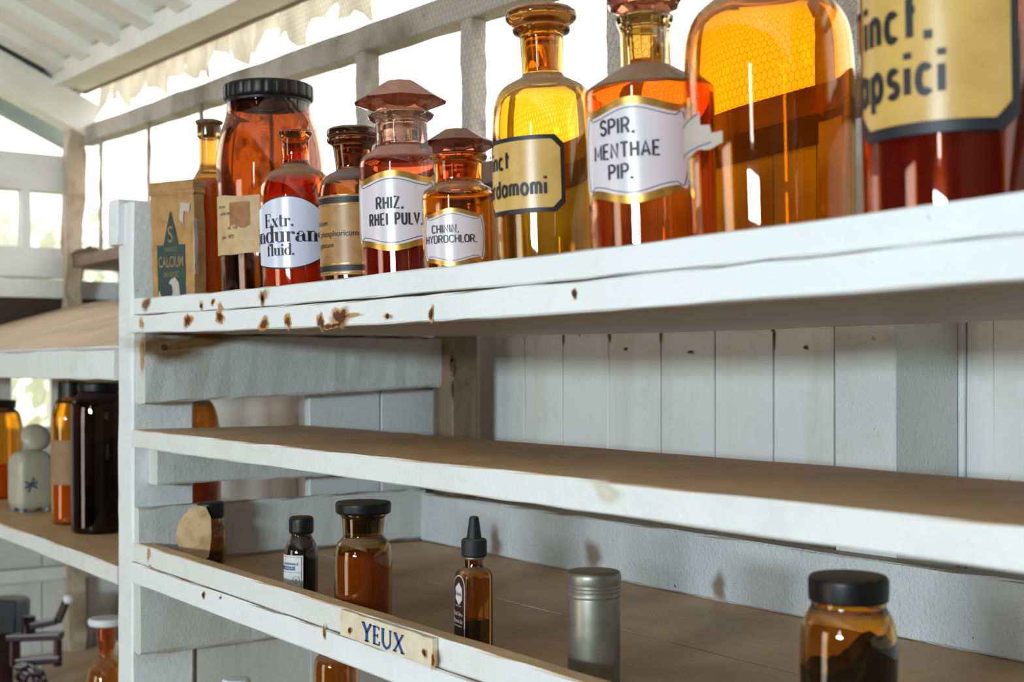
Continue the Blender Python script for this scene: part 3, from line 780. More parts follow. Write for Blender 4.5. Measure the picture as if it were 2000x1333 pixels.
p = atX(390, 668, XL+0.0303); stain(cl1, p, (0, 1, 0.1), (0, 0, 1), 0.16, 0.03, M['knot'], 'wood_stain')
p = atY(277, 690, YF+0.0045); stain(cl1, p, (1, 0, 0), (0, 0, 1), 0.03, 0.06, M['resin'], 'wood_stain')
p = atX(320, 679, XL+0.0306)
o = link('nail', lathe([Vector((0, 0)), Vector((0.0035, 0)), Vector((0.003, 0.001)), Vector((0, 0.0012))], 10), M['nail'], cl1, p, 40); o.rotation_euler = (0, math.pi/2, 0)
b2 = [o for o in su.children if o.name.startswith('shelf_board')][1]
fstain(b2, 1185, 962, 90, 66, M['yellow'], 'yellow_stain', YF-0.0008)
bc = [o for o in su.children if o.name.startswith('cleat')][-1]
for px, py, a, b in ((968, 1062, 40, 90), (1158, 1085, 60, 80), (1404, 1148, 44, 80)):
    p = atY(px, py, 0.9072); t = p.y/ray(px)[1]
    stain(bc, p, (1, 0, 0), (0, 0, 1), a*t/F*1.6, b*t/F, M['water'], 'water_stain')
for px, py, a, b in ((1130, 645, 8, 30), (1222, 682, 10, 8), (1348, 688, 12, 9), (1574, 679, 8, 12), (1040, 640, 12, 10), (1508, 640, 5, 20), (960, 640, 22, 30), (1420, 600, 8, 8), (1290, 650, 6, 50), (1190, 650, 6, 60), (1512, 660, 5, 60), (1100, 655, 5, 50)):
    p = atY(px, py, YP-0.0018); t = p.y/ray(px)[1]
    stain(wb, (p.x, p.y, p.z), (1, 0, 0), (0, 0, 1), a*t/F*1.7, b*t/F, M['chip'], 'chipped_spot')
for px, py, a, b in ((930, 640, 12, 30), (928, 715, 16, 40), (903, 760, 6, 44), (912, 700, 10, 20)):
    p = atY(px, py, 0.9295 if px < 886 else YP-0.0018) if px < 886 else atY(min(px, 882), py, 0.9288); t = p.y/ray(px)[1]
    stain(wb, (p.x, p.y, p.z), (1, 0, 0), (0, 0, 1), a*t/F*1.7, b*t/F, M['chip'], 'chipped_spot')
# painted name plate on the lip of the third shelf
p0, p1 = atY(672, 1215, YF-0.001), atY(852, 1260, YF-0.001)
pl = bar('name_plate', (p0.x, YF-0.0022, -0.2120), (p1.x, YF-0.0022, -0.2120), 0.0046, 0.0215, M['plate'], su, seg=12, jit=0.0004, ch=0.0006)
V, Fc = [], []
def yst(pts, wd): ribbon(pts, wd, V, Fc)
yst([(0, 1), (.25, .5)], [.17, .14]); yst([(.52, 1), (.25, .5)], [.13, .12]); yst([(.25, .52), (.25, 0)], .15); yst([(.12, .03), (.4, .03)], .08); yst([(-.08, .98), (.12, .98)], .05); yst([(.42, .97), (.58, .97)], .06)
yst([(.74, 0), (.74, 1)], .15); yst([(.68, .96), (1.05, .96)], .08); yst([(.74, .5), (.96, .5)], .09); yst([(.68, .04), (1.08, .04)], .09); yst([(1.04, .97), (1.04, .82)], .06); yst([(1.07, .03), (1.07, .22)], .07); yst([(.95, .38), (.95, .62)], .06)
yst([(1.28, 1), (1.28, .3), (1.36, .1), (1.5, .0), (1.66, .1), (1.74, .3), (1.74, .98)], [.14, .14, .15, .17, .12, .08, .08]); yst([(1.2, .98), (1.38, .98)], .05); yst([(1.66, .97), (1.82, .97)], .05)
yst([(2.02, .98), (2.5, .02)], .15); yst([(2.5, .96), (2.0, .03)], .10); yst([(1.92, .03), (2.14, .03)], .09); yst([(2.38, .03), (2.62, .03)], .09); yst([(1.96, .96), (2.1, .96)], .06); yst([(2.42, .95), (2.56, .95)], .06)
a0 = atY(706, 1240, YF-0.005).x; a1 = atY(790, 1265, YF-0.005).x; kx = (a1-a0)/2.7
o = link('lettering', frommesh([(a0+kx*(a+0.08)-p0.x, 0, 0.0150*b-0.0075-0.0006) for a, b in V], Fc, recalc=False), M['blue'], pl, (p0.x, YF-0.0050, -0.2120))
for px, py in ((683, 1232), (829, 1276)):
    q = atY(px, py, YF-0.0050)
    stain(pl, q, (1, 0, 0), (0, 0, 1), 0.009, 0.010, M['rust'], 'rust_stain')
    o = link('nail', lathe([Vector((0, 0)), Vector((0.002, 0)), Vector((0.0016, 0.0008)), Vector((0, 0.001))], 10), M['nail'], pl, q, 40); o.rotation_euler = (math.pi/2, 0, 0)
q = atY(846, 1290, YF-0.0050); stain(pl, q, (1, 0, 0), (0, 0, 1), 0.010, 0.018, M['rust'], 'rust_stain')

# ================================================================== SHELVING, LEFT BAY
sl = thing('shelving_bay', 'white shelving bay left of the post, topped by a tan sloping board', 'shelves', (-2.3, 0.72, -1.45))
bar('sloping_top', (-3.0, 0.729, 0.079), (-1.562, 0.729, 0.079), 0.415, 0.014, M['tan'], sl, up=(0, -0.283, 0.959), seg=20, jit=0.0006)
box('front_board', (-3.0, -1.562), (YF-0.004, YF+0.016), (-0.0140, 0.0225), M['white'], sl, seg=24, jit=0.0008)
box('shelf_board', (-3.0, -1.562), (YF, 0.925), (-0.257, -0.235), M['dusty'], sl, seg=24, jit=0.0006)
box('counter_top', (-3.0, -1.562), (0.45, 1.015), (-0.66, -0.63), M['tan'], sl, seg=10, jit=0.0006)
box('back_ledge', (-3.0, -1.562), (0.965, 1.015), (-0.63, -0.595), M['white'], sl, seg=10, jit=0.0006)
box('end_post', (-3.0, -2.95), (0.47, 0.52), (-1.45, 0.02), M['white'], sl, seg=4)

# ================================================================== TOP SHELF
ZB = ZT+0.0012
LEAN = 1.7
# --- card box
zb = ZT+0.001
bx = thing('medicine_box', 'worn tan cardboard medicine box with dark green spire print beside the post', 'box', (-1.463, 0.566, zb))
bd = Vector((0.906, 0.423, 0)); bn = Vector((0.423, -0.906, 0)); c0 = Vector((-1.499, 0.5475, zb))
def bp(s, z, o=0.0): return c0+bd*s+bn*o+Vector((0, 0, z))
def boxmesh(name, s0, s1, o0, o1, z0, z1, mat, parent, jit=0.0007, lean=0.0):
    V, Fc = [], []; n = 8
    for i in range(n+1):
        z = z0+(z1-z0)*i/n
        for s, o in ((s0, o0), (s1, o0), (s1, o1), (s0, o1)):
            V.append(bp(s+random.uniform(-jit, jit)-lean*z, z, o+random.uniform(-jit, jit))-origin(parent))
    for i in range(n):
        for k in range(4): a, b = 4*i+k, 4*i+(k+1) % 4; Fc.append((a, b, b+4, a+4))
    Fc += [(3, 2, 1, 0), (4*n, 4*n+1, 4*n+2, 4*n+3)]
    o = link(name, frommesh(V, Fc), mat, parent, origin(parent)); return o
LB = 0.03
boxmesh('carton', 0, 0.066, 0, -0.017, 0, 0.142, M['card'], bx, lean=LB)
boxmesh('lid', -0.0012, 0.0672, 0.0012, -0.0182, 0.138, 0.153, M['card'], bx, lean=LB)
tagf = boxmesh('torn_flap', 0.0666, 0.0676, 0.002, -0.004, 0.045, 0.11, M['scuff'], bx, lean=LB)
def bpoly(name, pts, off, mat, parent=bx):
    V = [bp(s*0.81-LB*z, z, off)-origin(parent) for s, z in pts]+[bp(s*0.81-LB*z, z, off-0.0006)-origin(parent) for s, z in pts]; n = len(pts)
    Fc = [tuple(range(n)), tuple(range(2*n-1, n-1, -1))]+[(k, (k+1) % n, n+(k+1) % n, n+k) for k in range(n)]
    return link(name, frommesh(V, Fc), mat, parent, origin(parent))
pr = bpoly('spire_print', [(0.012, 0.0), (0.064, 0.0), (0.0645, 0.080), (0.052, 0.080), (0.039, 0.118), (0.0375, 0.118), (0.024, 0.080), (0.0115, 0.080)], 0.0012, M['green'])
def btext(txt, s, z, h, mat, xs=0.8, bold=0.0, sy=0.0):
    V, Fc = text_mesh(txt, h/0.7, xs, bold)
    link('lettering', frommesh([bp((s+x)*0.81-LB*(z+y), z+y, 0.0016)-origin(pr) for x, y in V], Fc, recalc=False), mat, pr, origin(pr))
btext('S', 0.038, 0.091, 0.019, M['yprint'], 0.9)
btext('SANDOZ', 0.038, 0.0745, 0.005, M['yprint'], 0.8)
btext('CALCIUM', 0.038, 0.060, 0.0125, M['yprint'], 0.62, 0.01)
btext('SANDOZ', 0.038, 0.046, 0.006, M['yprint'], 0.8)
bpoly('scuff', [(0.036, 0.010), (0.046, 0.004), (0.052, 0.008), (0.054, 0.022), (0.052, 0.036), (0.045, 0.043), (0.037, 0.040), (0.033, 0.036), (0.039, 0.034), (0.041, 0.026), (0.037, 0.018)], 0.0017, M['scuff'], pr)
bpoly('scuff', [(0.0125, 0.008), (0.018, 0.012), (0.018, 0.022), (0.0145, 0.028), (0.0125, 0.020)], 0.0017, M['scuff'], pr)
bpoly('scuff', [(0.055, 0.108), (0.062, 0.104), (0.064, 0.118), (0.074, 0.116), (0.076, 0.126), (0.058, 0.128)], 0.0012, M['scuff'], bx)

# --- tall amber bottle with cork
B = Bottle('amber_bottle', 'tall slim dirty amber bottle with a ragged cork, behind the tan medicine box', 'bottle', 371, 461, ZB, Y=0.612, lean=1.2)
B.body([(45, 0), (45, 372, 34), (30, 345, 14), (20.5, 328, 10), (19.5, 272, 2), (23.5, 268, 2), (24.5, 250, 3), (22, 243, 2), (17, 243)], M['g_tall'], zneck=340, rneck=15, fill=352, fillmat=M['sediment'])
def ragged(k, p): return 1+0.12*math.sin(k*2.3)+0.08*math.sin(k*5.1)
B.turned('cork', [(0, 262), (15, 262), (16, 244), (25, 244, 2), (26, 239, 2), (15, 234, 3), (0, 233)], M['cork'], seg=26, mod=lambda k, p: ragged(k, p) if p.x > 0.0101 else 1)

# --- large brown jar with black ribbed lid
B = Bottle('storage_jar', 'large brown glass jar with black ribbed screw lid and stained beige paper label', 'jar', 428, 638, ZB, Y=0.622, lean=1.2)
B.body([(100, 0), (104, 400), (106, 330, 60), (98, 268, 50), (84, 232, 16), (82, 212, 4), (82, 188, 2), (76, 188)], M['g_jar'], wall=0.003, zneck=225, rneck=77, fill=500, fillmat=M['liq_dark'])
for yb in (226, 233): pass
B.turned('lid', [(0, 212), (78, 212), (82, 206, 2), (83, 201), (87, 198, 2), (88.5, 194), (88.5, 172, 4), (84, 169, 3), (70, 168, 2), (68, 171), (0, 171)], M['blackcap'], seg=120, mod=lambda k, p: 0.975 if (k % 5 == 0 and p.x > 86*B.k) else 1, smooth=30)
lab = B.patch('label', -78, 6, lambda f: B.zf(375)-0.004*f+0.0008*math.sin(9*f), lambda f: B.zf(490)-0.002+0.0006*math.sin(12*f), M['beige'], 0.0006)
B.patch('stain', -48, -22, lambda f: B.zf(392), lambda f: B.zf(440)+0.002*math.sin(7*f), paper('label_stain', srgb(156, 108, 66), srgb(120, 78, 44), 0.6, 90, 0.7, 0.3), 0.0009, lab)
for tx, a, yy, h in (('Rhizoma', -62, 398, 6), ('pulvis sec.', -55, 412, 7), ('Nr. 118', -44, 442, 6), ('subt. 1875', -52, 459, 7)):
    B.write(tx, a, B.zf(yy), h*B.k, M['nail'], 0.0012, lab, xs=0.9)

# --- Extr. bottle
B = Bottle('apothecary_bottle', 'open red-amber apothecary bottle lettered Extr. Condurang. fluid. on white', 'bottle', 513, 660, ZB, gap=0.548, lean=1.8)
B.body([(72, 0), (73.5, 372, 40), (60, 341, 26), (30, 327, 8), (26.5, 318, 5), (26.5, 275), (32, 266, 3), (35, 262, 2), (33, 257, 2), (25, 257)], M['g_red'], zneck=330, rneck=23, fill=385, fillmat=M['liq_orange'])
aL, aR = -78, 66
zt, zb_ = B.zf(384), B.zf(522)
arch = lambda f: (2*f-0.9)
tp = lambda g: (lambda f: zt+g-(zt-zb_)*0.22*arch(f)**2*(1.9 if f > .45 else .9))
bt = lambda g: (lambda f: zb_-g+(zt-zb_)*0.25*arch(f)**2*(1.25 if f > .45 else .35))
rim = B.patch('label_rim', aL, aR, tp(0.0011), bt(0.0014), M['ink'], 0.0005)
lab = B.patch('label', aL, aR, tp(0), bt(0), M['label_b'], 0.0010)
for s, px, py, h in (('Extr.', 549, 442, 27), ('Condurang.', 552, 472, 33), ('fluid.', 551, 498, 24)):
    V, Fc, wdt = didone(s)
    sc = h*(B.t-B.r)/F; a = math.degrees(math.asin(max(-1, min(1, (px-B.xc)/B.hw))))
    dx_ = 0
    B.write(None, a, B.zf(py), 0, M['ink'], 0.0014, lab, V=([(q[0]*sc*(1.1 if len(s) > 6 else 0.98)+dx_, q[1]*sc) for q in V], Fc))

# --- gold label bottle
B = Bottle('apothecary_bottle', 'small brown stoppered bottle with gold and black label, between the Extr. and RHIZ. bottles', 'bottle', 628, 766, ZB, gap=0.562, lean=1.6)
B.body([(68, 0), (69, 372, 34), (56, 345, 18), (34, 335, 6), (33, 330, 4), (39, 284, 6), (49, 279, 2), (50, 272, 2), (44, 270, 2), (36, 270)], M['g_brown'], zneck=345, rneck=30)
B.turned('stopper', [(0, 325), (26, 325, 3), (33, 272), (45, 271, 2), (50, 266, 3), (49, 254, 4), (42, 251, 2), (0, 252)], M['g_brown'])
zt, zb_ = B.zf(380), B.zf(536)
lab = B.patch('label', -80, 60, lambda f: zt, lambda f: zb_, M['goldpaper'], 0.0005)
for y0, y1 in ((383, 395), (517, 528)):
    B.patch('band', -80, 60, lambda f: B.zf(y0), lambda f: B.zf(y1), M['ink'], 0.0009, lab)
for y0 in (379.5, 398, 514, 531.5):
    B.curve('gilt_line', [(-80+k*3.5, B.zf(y0)) for k in range(41)], 0.0006, M['gold'], 0.0011, lab)
for tx, a, yy, h in (('Acidum', -64, 433, 10), ('phosphoricum', -31, 455, 11.5), ('gelatum', -53, 477, 10)):
    B.write(tx, a, B.zf(yy), h*B.k*1.0, M['ink'], 0.0012, lab, xs=0.92)

# --- RHIZ. jar
B = Bottle('apothecary_jar', 'reddish apothecary jar lettered RHIZ. RHEI PULV. under a tall dusty faceted stopper', 'jar', 708, 880, ZB, gap=0.566, lean=1.8)
B.body([(84, 0), (85, 318, 14), (78, 308, 6), (54, 292, 4), (52, 286, 3)], M['g_pink'], zneck=312, rneck=47, fill=488, fillmat=M['powder'])
nk = lathe(fillet([(p[0], p[1], *p[2:]) for p in B.P([(52, 289), (52, 240, 4), (64, 231, 2), (66, 226, 2), (60, 222, 2), (49, 222), (46, 232), (46, 289)])])+[Vector((52*B.k, B.z(289)))], 16, 0.1)
B.part('neck', nk, M['g_neck'], None, 25)
st = facet_stopper(B, [(0, 219), (50, 218), (88, 205), (90, 199), (34, 163), (30, 161), (0, 161)], M['g_pink'], 8, 0.25)
B.part('plug', lathe([Vector(p) for p in B.P([(0, 280), (38, 280), (44, 230), (48, 220), (0, 220)])], 16, 0.1), M['g_neck'], st, 25)
lab = cartouche(B, -76, 46, 343, 478, None)
for tx, px, yy, h in (('RHIZ.', 767, 395, 26), ('RHEI PULV.', 776, 427, 26)):
    B.sign(tx, px, yy, h, lab, 0.14, 0.70 if len(tx) < 6 else 0.58)

# --- CHININ. jar
B = Bottle('apothecary_jar', 'small orange apothecary jar lettered CHININ. HYDROCHLOR. under a dusty octagonal stopper', 'jar', 828, 975, ZB, gap=0.548, lean=1.6)
B.body([(72, 0), (73.5, 382, 12), (66, 371, 8), (48, 362, 5), (46, 356, 4), (49, 318, 4), (57, 311, 2), (58, 306, 2), (50, 304, 2), (44, 304)], M['g_orange'], zneck=375, rneck=42)
facet_stopper(B, [(0, 350), (34, 350), (41, 306), (48, 300), (72, 290), (74, 281), (32, 257), (29, 255), (0, 255)], M['g_stop'], 8, 0.12)
lab = cartouche(B, -62, 38, 414, 512, None)
for tx, px, yy, h in (('CHININ.', 873, 446, 17.5), ('HYDROCHLOR.', 881, 466, 16.5)):
    B.sign(tx, px, yy, h, lab, 0.12, 0.86)

# --- Cardamomi bottle
B = Bottle('apothecary_bottle', 'yellow-amber stoppered bottle lettered Tinct Cardamomi on a black-bordered yellowed label', 'bottle', 969, 1176, ZB, gap=0.564, lean=1.7)
B.body([(98, 0), (103.5, 240, 60), (92, 178, 50), (44, 153, 10), (40, 148, 4), (43, 72, 6), (56, 64, 3), (58, 57, 3), (50, 53, 2), (40, 53)], M['g_yellow'], wall=0.003, zneck=160, rneck=36)
B.turned('stopper', [(0, 140), (30, 140, 4), (36, 60), (38, 52, 4), (62, 46, 8), (71, 38, 5), (70, 26, 5), (60, 19, 4), (0, 18)], M['g_ystop'])
lab = framed_label(B, -82, 20, 262, 414, None, 'ink', 'yellowed')
for tx, px, yy, h in (('Tinct', 1006, 307, 38), ('Cardamomi', 1072, 362, 38)):
    B.sign(tx, px, yy, h, lab, 0.15, 0.72, True)

# --- SPIR. bottle
B = Bottle('apothecary_bottle', 'amber-red bottle with straw coloured neck lettered SPIR. MENTHAE PIP. on white', 'bottle', 1151, 1398, ZB, gap=0.548, lean=1.7)
B.body([(118, 0), (123, 184, 10), (120, 176, 6), (64, 140, 8), (50, 132, 4)], M['g_spir'], wall=0.003, zneck=150, rneck=42)
nk = lathe(fillet([(p[0], p[1], *p[2:]) for p in B.P([(50, 134), (50, 60, 5), (57, 44, 3), (58, 36, 3), (52, 31, 2), (44, 31), (41, 45), (41, 134)])])+[Vector((50*B.k, B.z(134)))], 12, 0.1)
B.part('neck', nk, M['g_spirneck'], None, 25)
st = facet_stopper(B, [(0, 27), (44, 26), (68, 16), (75, 6), (75, -4), (40, -40), (0, -42)], M['g_pink'], 12, 0.1)
B.part('plug', lathe([Vector(p) for p in B.P([(0, 120), (34, 120), (39.5, 38), (42, 28), (0, 28)])], 12, 0.1), M['g_spirneck'], st, 25)
lab = cartouche(B, -68, 38, 200, 380, None)
for tx, px, yy, h in (('SPIR.', 1216, 241, 34), ('MENTHAE', 1229, 289, 33), ('PIP.', 1222, 331, 33)):
    B.sign(tx, px, yy, h, lab, 0.14, 0.78)

# --- big dome-shouldered bottle
B = Bottle('demijohn', 'big round-shouldered orange-amber bottle with a torn label scrap, right of the SPIR. bottle', 'bottle', 1343, 1682, ZB, gap=0.549, lean=1.5)
B.body([(160, 0), (169, 160, 120), (160, 40, 90), (100, -8, 50), (62, -24, 20), (52, -40, 12), (52, -120, 6), (66, -130, 4), (66, -145, 3), (46, -145)], M['g_big'], wall=0.003, zneck=-15, rneck=46)
zt = B.zf(190)
def tornT(f): return B.zf(200)+0.003*f-0.002*abs(math.sin(5*f))-(0.009 if f > 0.62 else 0)-(0.005 if f > 0.82 else 0)
def tornB(f): return B.zf(282)+0.003*f+(0.001*math.sin(14*f))
lab = B.patch('label_scrap', -82, -31, tornT, tornB, M['scuff'], 0.0006, None)
B.curve('ruled_line', [(-80+k*4, B.zf(214)+0.0006*k) for k in range(8)], 0.0007, M['blue'], 0.0010, lab)
B.curve('ruled_line', [(-80+k*4, B.zf(274)+0.0003*k) for k in range(11)], 0.0007, M['blue'], 0.0010, lab)
B.turned('stopper', [(0, -60), (40, -60), (48, -148), (80, -155, 6), (84, -172, 6), (0, -180)], M['g_ystop'])

# --- Capsici bottle
B = Bottle('apothecary_bottle', 'large deep red bottle lettered Tinct. Capsici on a yellowed black-bordered label', 'bottle', 1684, 2060, ZB, gap=0.552, lean=0.8)
B.body([(184, 0), (188, -150, 100), (170, -260, 80), (80, -330, 30), (60, -345, 10), (60, -420, 6), (74, -430, 4), (74, -445, 3), (54, -445)], M['g_caps'], wall=0.003, zneck=-320, rneck=54, fill=150, fillmat=M['liq_red'])
lab = framed_label(B, -74, 40, -150, 254, None, 'ink', 'yellowed', 0.09)
for tx, px, yy, h in (('Tinct.', 1828, 20, 95), ('Capsici', 1852, 134, 93)):
    B.sign(tx, px, yy, h, lab, 0.16, 0.60, True)

# ================================================================== THIRD SHELF
ZS = Z3+0.0004
B = Bottle('small_bottle', 'small dark bottle with a stained paper tag tied to its neck, beside the post', 'bottle', 379, 443, ZS, Y=0.603)
B.body([(31, 0), (32, 1040, 14), (26, 1028, 8), (22, 1022, 4), (22, 1006, 2), (18, 1006)], M['g_low'], zneck=1030, rneck=17, fill=1075, fillmat=M['liq_dark'])
B.turned('cap', [(0, 1012), (25, 1012), (27, 1008), (27, 984, 3), (24, 980, 2), (0, 979)], M['blackcap'])
tgp = [(402, 990), (412, 1012), (413, 1050), (408, 1088), (396, 1097), (372, 1092), (352, 1078), (343, 1050), (350, 1018), (372, 992), (385, 988)]
def tp3(px, py):
    t = B.t-B.r-0.004+0.00007*(px-380); q = atT(px, py, t); return q-Vector((B.X, B.Y, B.zb))
V = [tp3(*p) for p in tgp]; V += [v+Vector(B.d)*0.0008 for v in V]; n = len(tgp)
V.append(tp3(378, 1045)+Vector(B.d)*-0.002); c = 2*n
B.part('paper_tag', frommesh(V, [(k, (k+1) % n, c) for k in range(n)]+[tuple(range(2*n-1, n-1, -1))]+[(k, n+k, n+(k+1) % n, (k+1) % n) for k in range(n)]), M['tag'], None, 30)
sv, sf = [], []
pts = [tp3(388, 991)]+[Vector(B.wrap(math.radians(a), B.z(1004)-0.00003*a, 0, 25*B.k)) for a in range(-60, 80, 20)]
for i, p in enumerate(pts):
    for k in range(4): sv.append(p+Vector((0.0006*math.cos(k*1.57), 0, 0.0006*math.sin(k*1.57))))
for i in range(len(pts)-1):
    for k in range(4): sf.append((4*i+k, 4*i+(k+1) % 4, 4*i+4+(k+1) % 4, 4*i+4+k))
B.part('string', frommesh(sv, sf), M['string'], None, 60)

B = Bottle('small_bottle', 'tiny black-capped dark bottle with a white and blue printed label', 'bottle', 555, 622, ZS, T=1.30)
B.body([(33, 0), (33.5, 1082, 10), (31, 1066, 18), (22, 1050, 8), (20, 1046, 3), (20, 1030), (16, 1030)], M['g_dark'], zneck=1056, rneck=15, fill=1090, fillmat=M['liq_dark'])
B.turned('cap', [(0, 1042), (22, 1042), (24.5, 1038, 1), (24.5, 1014, 4), (21, 1009, 2), (0, 1008)], M['blackcap'])
lab = B.patch('label', -88, 6, lambda f: B.zf(1086), lambda f: B.zf(1152), paper('small_label', srgb(214, 214, 212), srgb(170, 160, 148), 0.5, 80, 0.6, 0.2), 0.0005)
B.write('NAZIONALE', -40, B.zf(1103), 4.6*B.k, M['blue'], 0.0010, lab, xs=0.95, bold=0.02)
B.patch('blue_band', -88, -21, lambda f: B.zf(1107.5), lambda f: B.zf(1115), M['blue'], 0.0009, lab)
B.write('FARIUM', -44, B.zf(1111.3), 4.6*B.k, M['label'], 0.0012, lab, xs=1.0)
for yy in (1089, 1119): B.curve('printed_line', [(-86+k*4.3, B.zf(yy)) for k in range(21)], 0.0003, M['ink'], 0.0009, lab)
B.curve('printed_line', [(0, B.zf(1089)), (0, B.zf(1149))], 0.0003, M['ink'], 0.0009, lab)
B.curve('emblem_ring', [(-17+11*math.cos(k*0.314), B.zf(1133)+6.5*B.k*math.sin(k*0.314)) for k in range(21)], 0.0003, M['ink'], 0.0009, lab)
B.write('B', -17, B.zf(1133), 4*B.k, M['ink'], 0.0009, lab, xs=1.0)

B = Bottle('stoppered_bottle', 'brown wide-mouthed bottle with a broad flat black stopper on the lower shelf', 'bottle', 652, 767, ZS, T=1.178)
B.body([(56, 0), (57.5, 1084, 22), (52, 1060, 16), (41, 1050, 5), (39, 1046, 3), (42, 1010, 2), (46, 1006, 2), (46, 1001, 2), (38, 1001)], M['g_mar'], zneck=1056, rneck=36, fill=1082, fillmat=M['syrup'])
B.turned('stopper', [(0, 1040), (30, 1040), (35, 1004), (51, 1003, 1), (54, 1000, 2), (55, 984, 3), (52, 980, 2), (0, 979)], M['blackcap'])

# square dropper bottle
B = Bottle('dropper_bottle', 'square brown dropper bottle with black nozzle cap and dark arched label', 'bottle', 885, 967, ZS, T=1.06)
k = B.k; ar = math.radians(24)
fx = B.rt*math.cos(ar)-B.cam*(-math.sin(ar))*-1     # direction of the wide face
fx = (B.rt*math.cos(ar)-B.cam*math.sin(ar)).normalized(); fl = (-B.rt*math.sin(ar)-B.cam*math.cos(ar)).normalized()
# local axes: fx along the wide face (to the right and away), fl away from the viewer along the narrow face's normal plane
def sq(h, cr, z, n=5):
    out = []
    for q, (sx, sy) in enumerate(((1, 1), (-1, 1), (-1, -1), (1, -1))):
        for i in range(n):
            a = math.radians(q*90+90*i/(n-1)); v = fx*(sx*(h-cr)+cr*math.cos(a))+fl*(sy*(h-cr)+cr*math.sin(a))
            out.append((v.x, v.y, z))
    return out
def stack(rings):
    V, Fc = [], []; n = len(rings[0])
    for r in rings: V += r
    for i in range(len(rings)-1):
        for q in range(n): a, b = i*n+q, i*n+(q+1) % n; Fc.append((a, b, b+n, a+n))
    Fc.append(tuple(range(n-1, -1, -1))); b = (len(rings)-1)*n; Fc.append(tuple(range(b, b+n)))
    return V, Fc
H = 31*k*0.97
zb1 = B.z(1125); zsh = B.z(1108)
rr = [sq(H*0.94, H*0.3, 0), sq(H, H*0.3, 0.0015), sq(H, H*0.3, zb1)]
for i in range(1, 7):
    a = i/6*math.pi/2; rr.append(sq(H-(H-19*k)*(1-math.cos(a)), H*0.3+(19*k-H*0.3)*(1-math.cos(a)), zb1+(zsh-zb1)*math.sin(a)))
rr += [sq(18.5*k, 18.45*k, zsh+0.0006), sq(18.5*k, 18.45*k, B.z(1086))]
wl_ = 0.0018
inn = [sq(17*k, 16.9*k, B.z(1086)), sq(17*k, 16.9*k, zsh)]
for i in range(6, -1, -1):
    a = i/6*math.pi/2; h_ = H-wl_; inn.append(sq(h_-(h_-17*k)*(1-math.cos(a)), H*0.25+(17*k-H*0.25)*(1-math.cos(a)), zb1-wl_+(zsh-zb1)*math.sin(a)))
inn += [sq(H-wl_, H*0.25, 0.004)]
V, Fc = stack(rr+inn); B.part('body', frommesh(V, Fc), M['g_low'], None, 40)
zl = B.z(1208)
V, Fc = stack([sq(H-wl_-0.0004, H*0.24, 0.0045), sq(H-wl_-0.0004, H*0.24, zl)]); B.part('contents', frommesh(V, Fc), M['liq_dark'], None, 40)
B.turned('cap', [(0, 1088), (21, 1088), (25, 1085, 2), (25, 1056, 3), (22, 1052, 2), (0, 1052)], M['blackrough'])
B.turned('nozzle', [(0, 1054), (15, 1054), (9, 1011, 2), (7, 1009, 2), (0, 1008)], M['blackrough'])
B.turned('collar', [(0, 1092), (20, 1092, 1), (21, 1089, 1), (20, 1086), (0, 1086)], M['tin'])
# label on the left face: plane at -fx*H, running along fl
def lp(s, z, off): v = -fx*(H+off)+fl*s*-1; return (v.x, v.y, z)
def lpoly(name, pts, off, mat, parent=None):
    return B.part(name, frommesh([lp(s, z, off) for s, z in pts]+[lp(s, z, off-0.0003) for s, z in pts], [tuple(range(len(pts))), tuple(range(2*len(pts)-1, len(pts)-1, -1))]+[(i, (i+1) % len(pts), len(pts)+(i+1) % len(pts), len(pts)+i) for i in range(len(pts))]), mat, parent, None)
LW = H*0.84; zt = B.z(1122); zb_ = 0.006
def archp(g):
    return [(-LW+g, zb_+g), (LW-g, zb_+g), (LW-g, zt-LW*0.9)]+[((LW-g)*math.cos(a*math.pi/10), zt-LW*0.9+(LW*0.9-g)*math.sin(a*math.pi/10)) for a in range(1, 10)]+[(-LW+g, zt-LW*0.9)]
lab = lpoly('label', archp(0), 0.0005, M['label'])
lf = lpoly('label_field', archp(0.0009), 0.0008, plain('label_brown', srgb(52, 22, 16), 0.4), lab)
zo = B.z(1158)
hexp = [(LW*0.66*math.cos(math.radians(30+60*i)), zo+LW*0.86*math.sin(math.radians(30+60*i))) for i in range(6)]
lpoly('badge', hexp, 0.0011, M['label'], lab)
def ltext(txt, z, h, xs, mat):
    V, Fc = text_mesh(txt, h/0.7, xs, 0.0)
    B.part('lettering', frommesh([lp(x, z+y, 0.0014) for x, y in V], Fc, recalc=False), mat, lab, 180)
ltext('Eubioly', zo, 0.0034, 0.8, M['ink'])
for tx, yy, h in (('Liquid soluzione', 1181, 0.0013), ('Disinf. Dermo', 1197, 0.0032), ('Mercuro Solu', 1211, 0.0032), ('per uso esterno', 1220, 0.0016)):
    ltext(tx, B.z(yy), h, 0.62 if h > .002 else 0.9, M['label'])

# tin
B = Bottle('metal_tin', 'dull grey cylindrical metal tin with threaded lid on the lower shelf', 'tin', 1107, 1213, ZS, T=0.955)
B.turned('body', [(0, 1400), (50, 1400, 3), (51.5, 1396), (51.5, 1166, 2), (49, 1163), (49, 1155), (0, 1155)], M['tin'])
B.root.location.z = B.zb
bz = B.root.children[0]
me = bz.data
zmin = min(v.co.z for v in me.vertices)
for v in me.vertices:
    if v.co.z < 0.004: v.co.z = max(v.co.z-zmin, 0) if v.co.z < 0 else v.co.z
B.turned('lid', [(0, 1166), (50, 1166), (53.5, 1164, 2), (53.5, 1158, 2), (52, 1155, 1), (53.5, 1151, 1.5), (52, 1148, 1), (53.5, 1144, 1.5), (52, 1141, 1), (53.5, 1136), (54, 1122, 5), (50, 1115, 3), (0, 1114)], M['tin'])

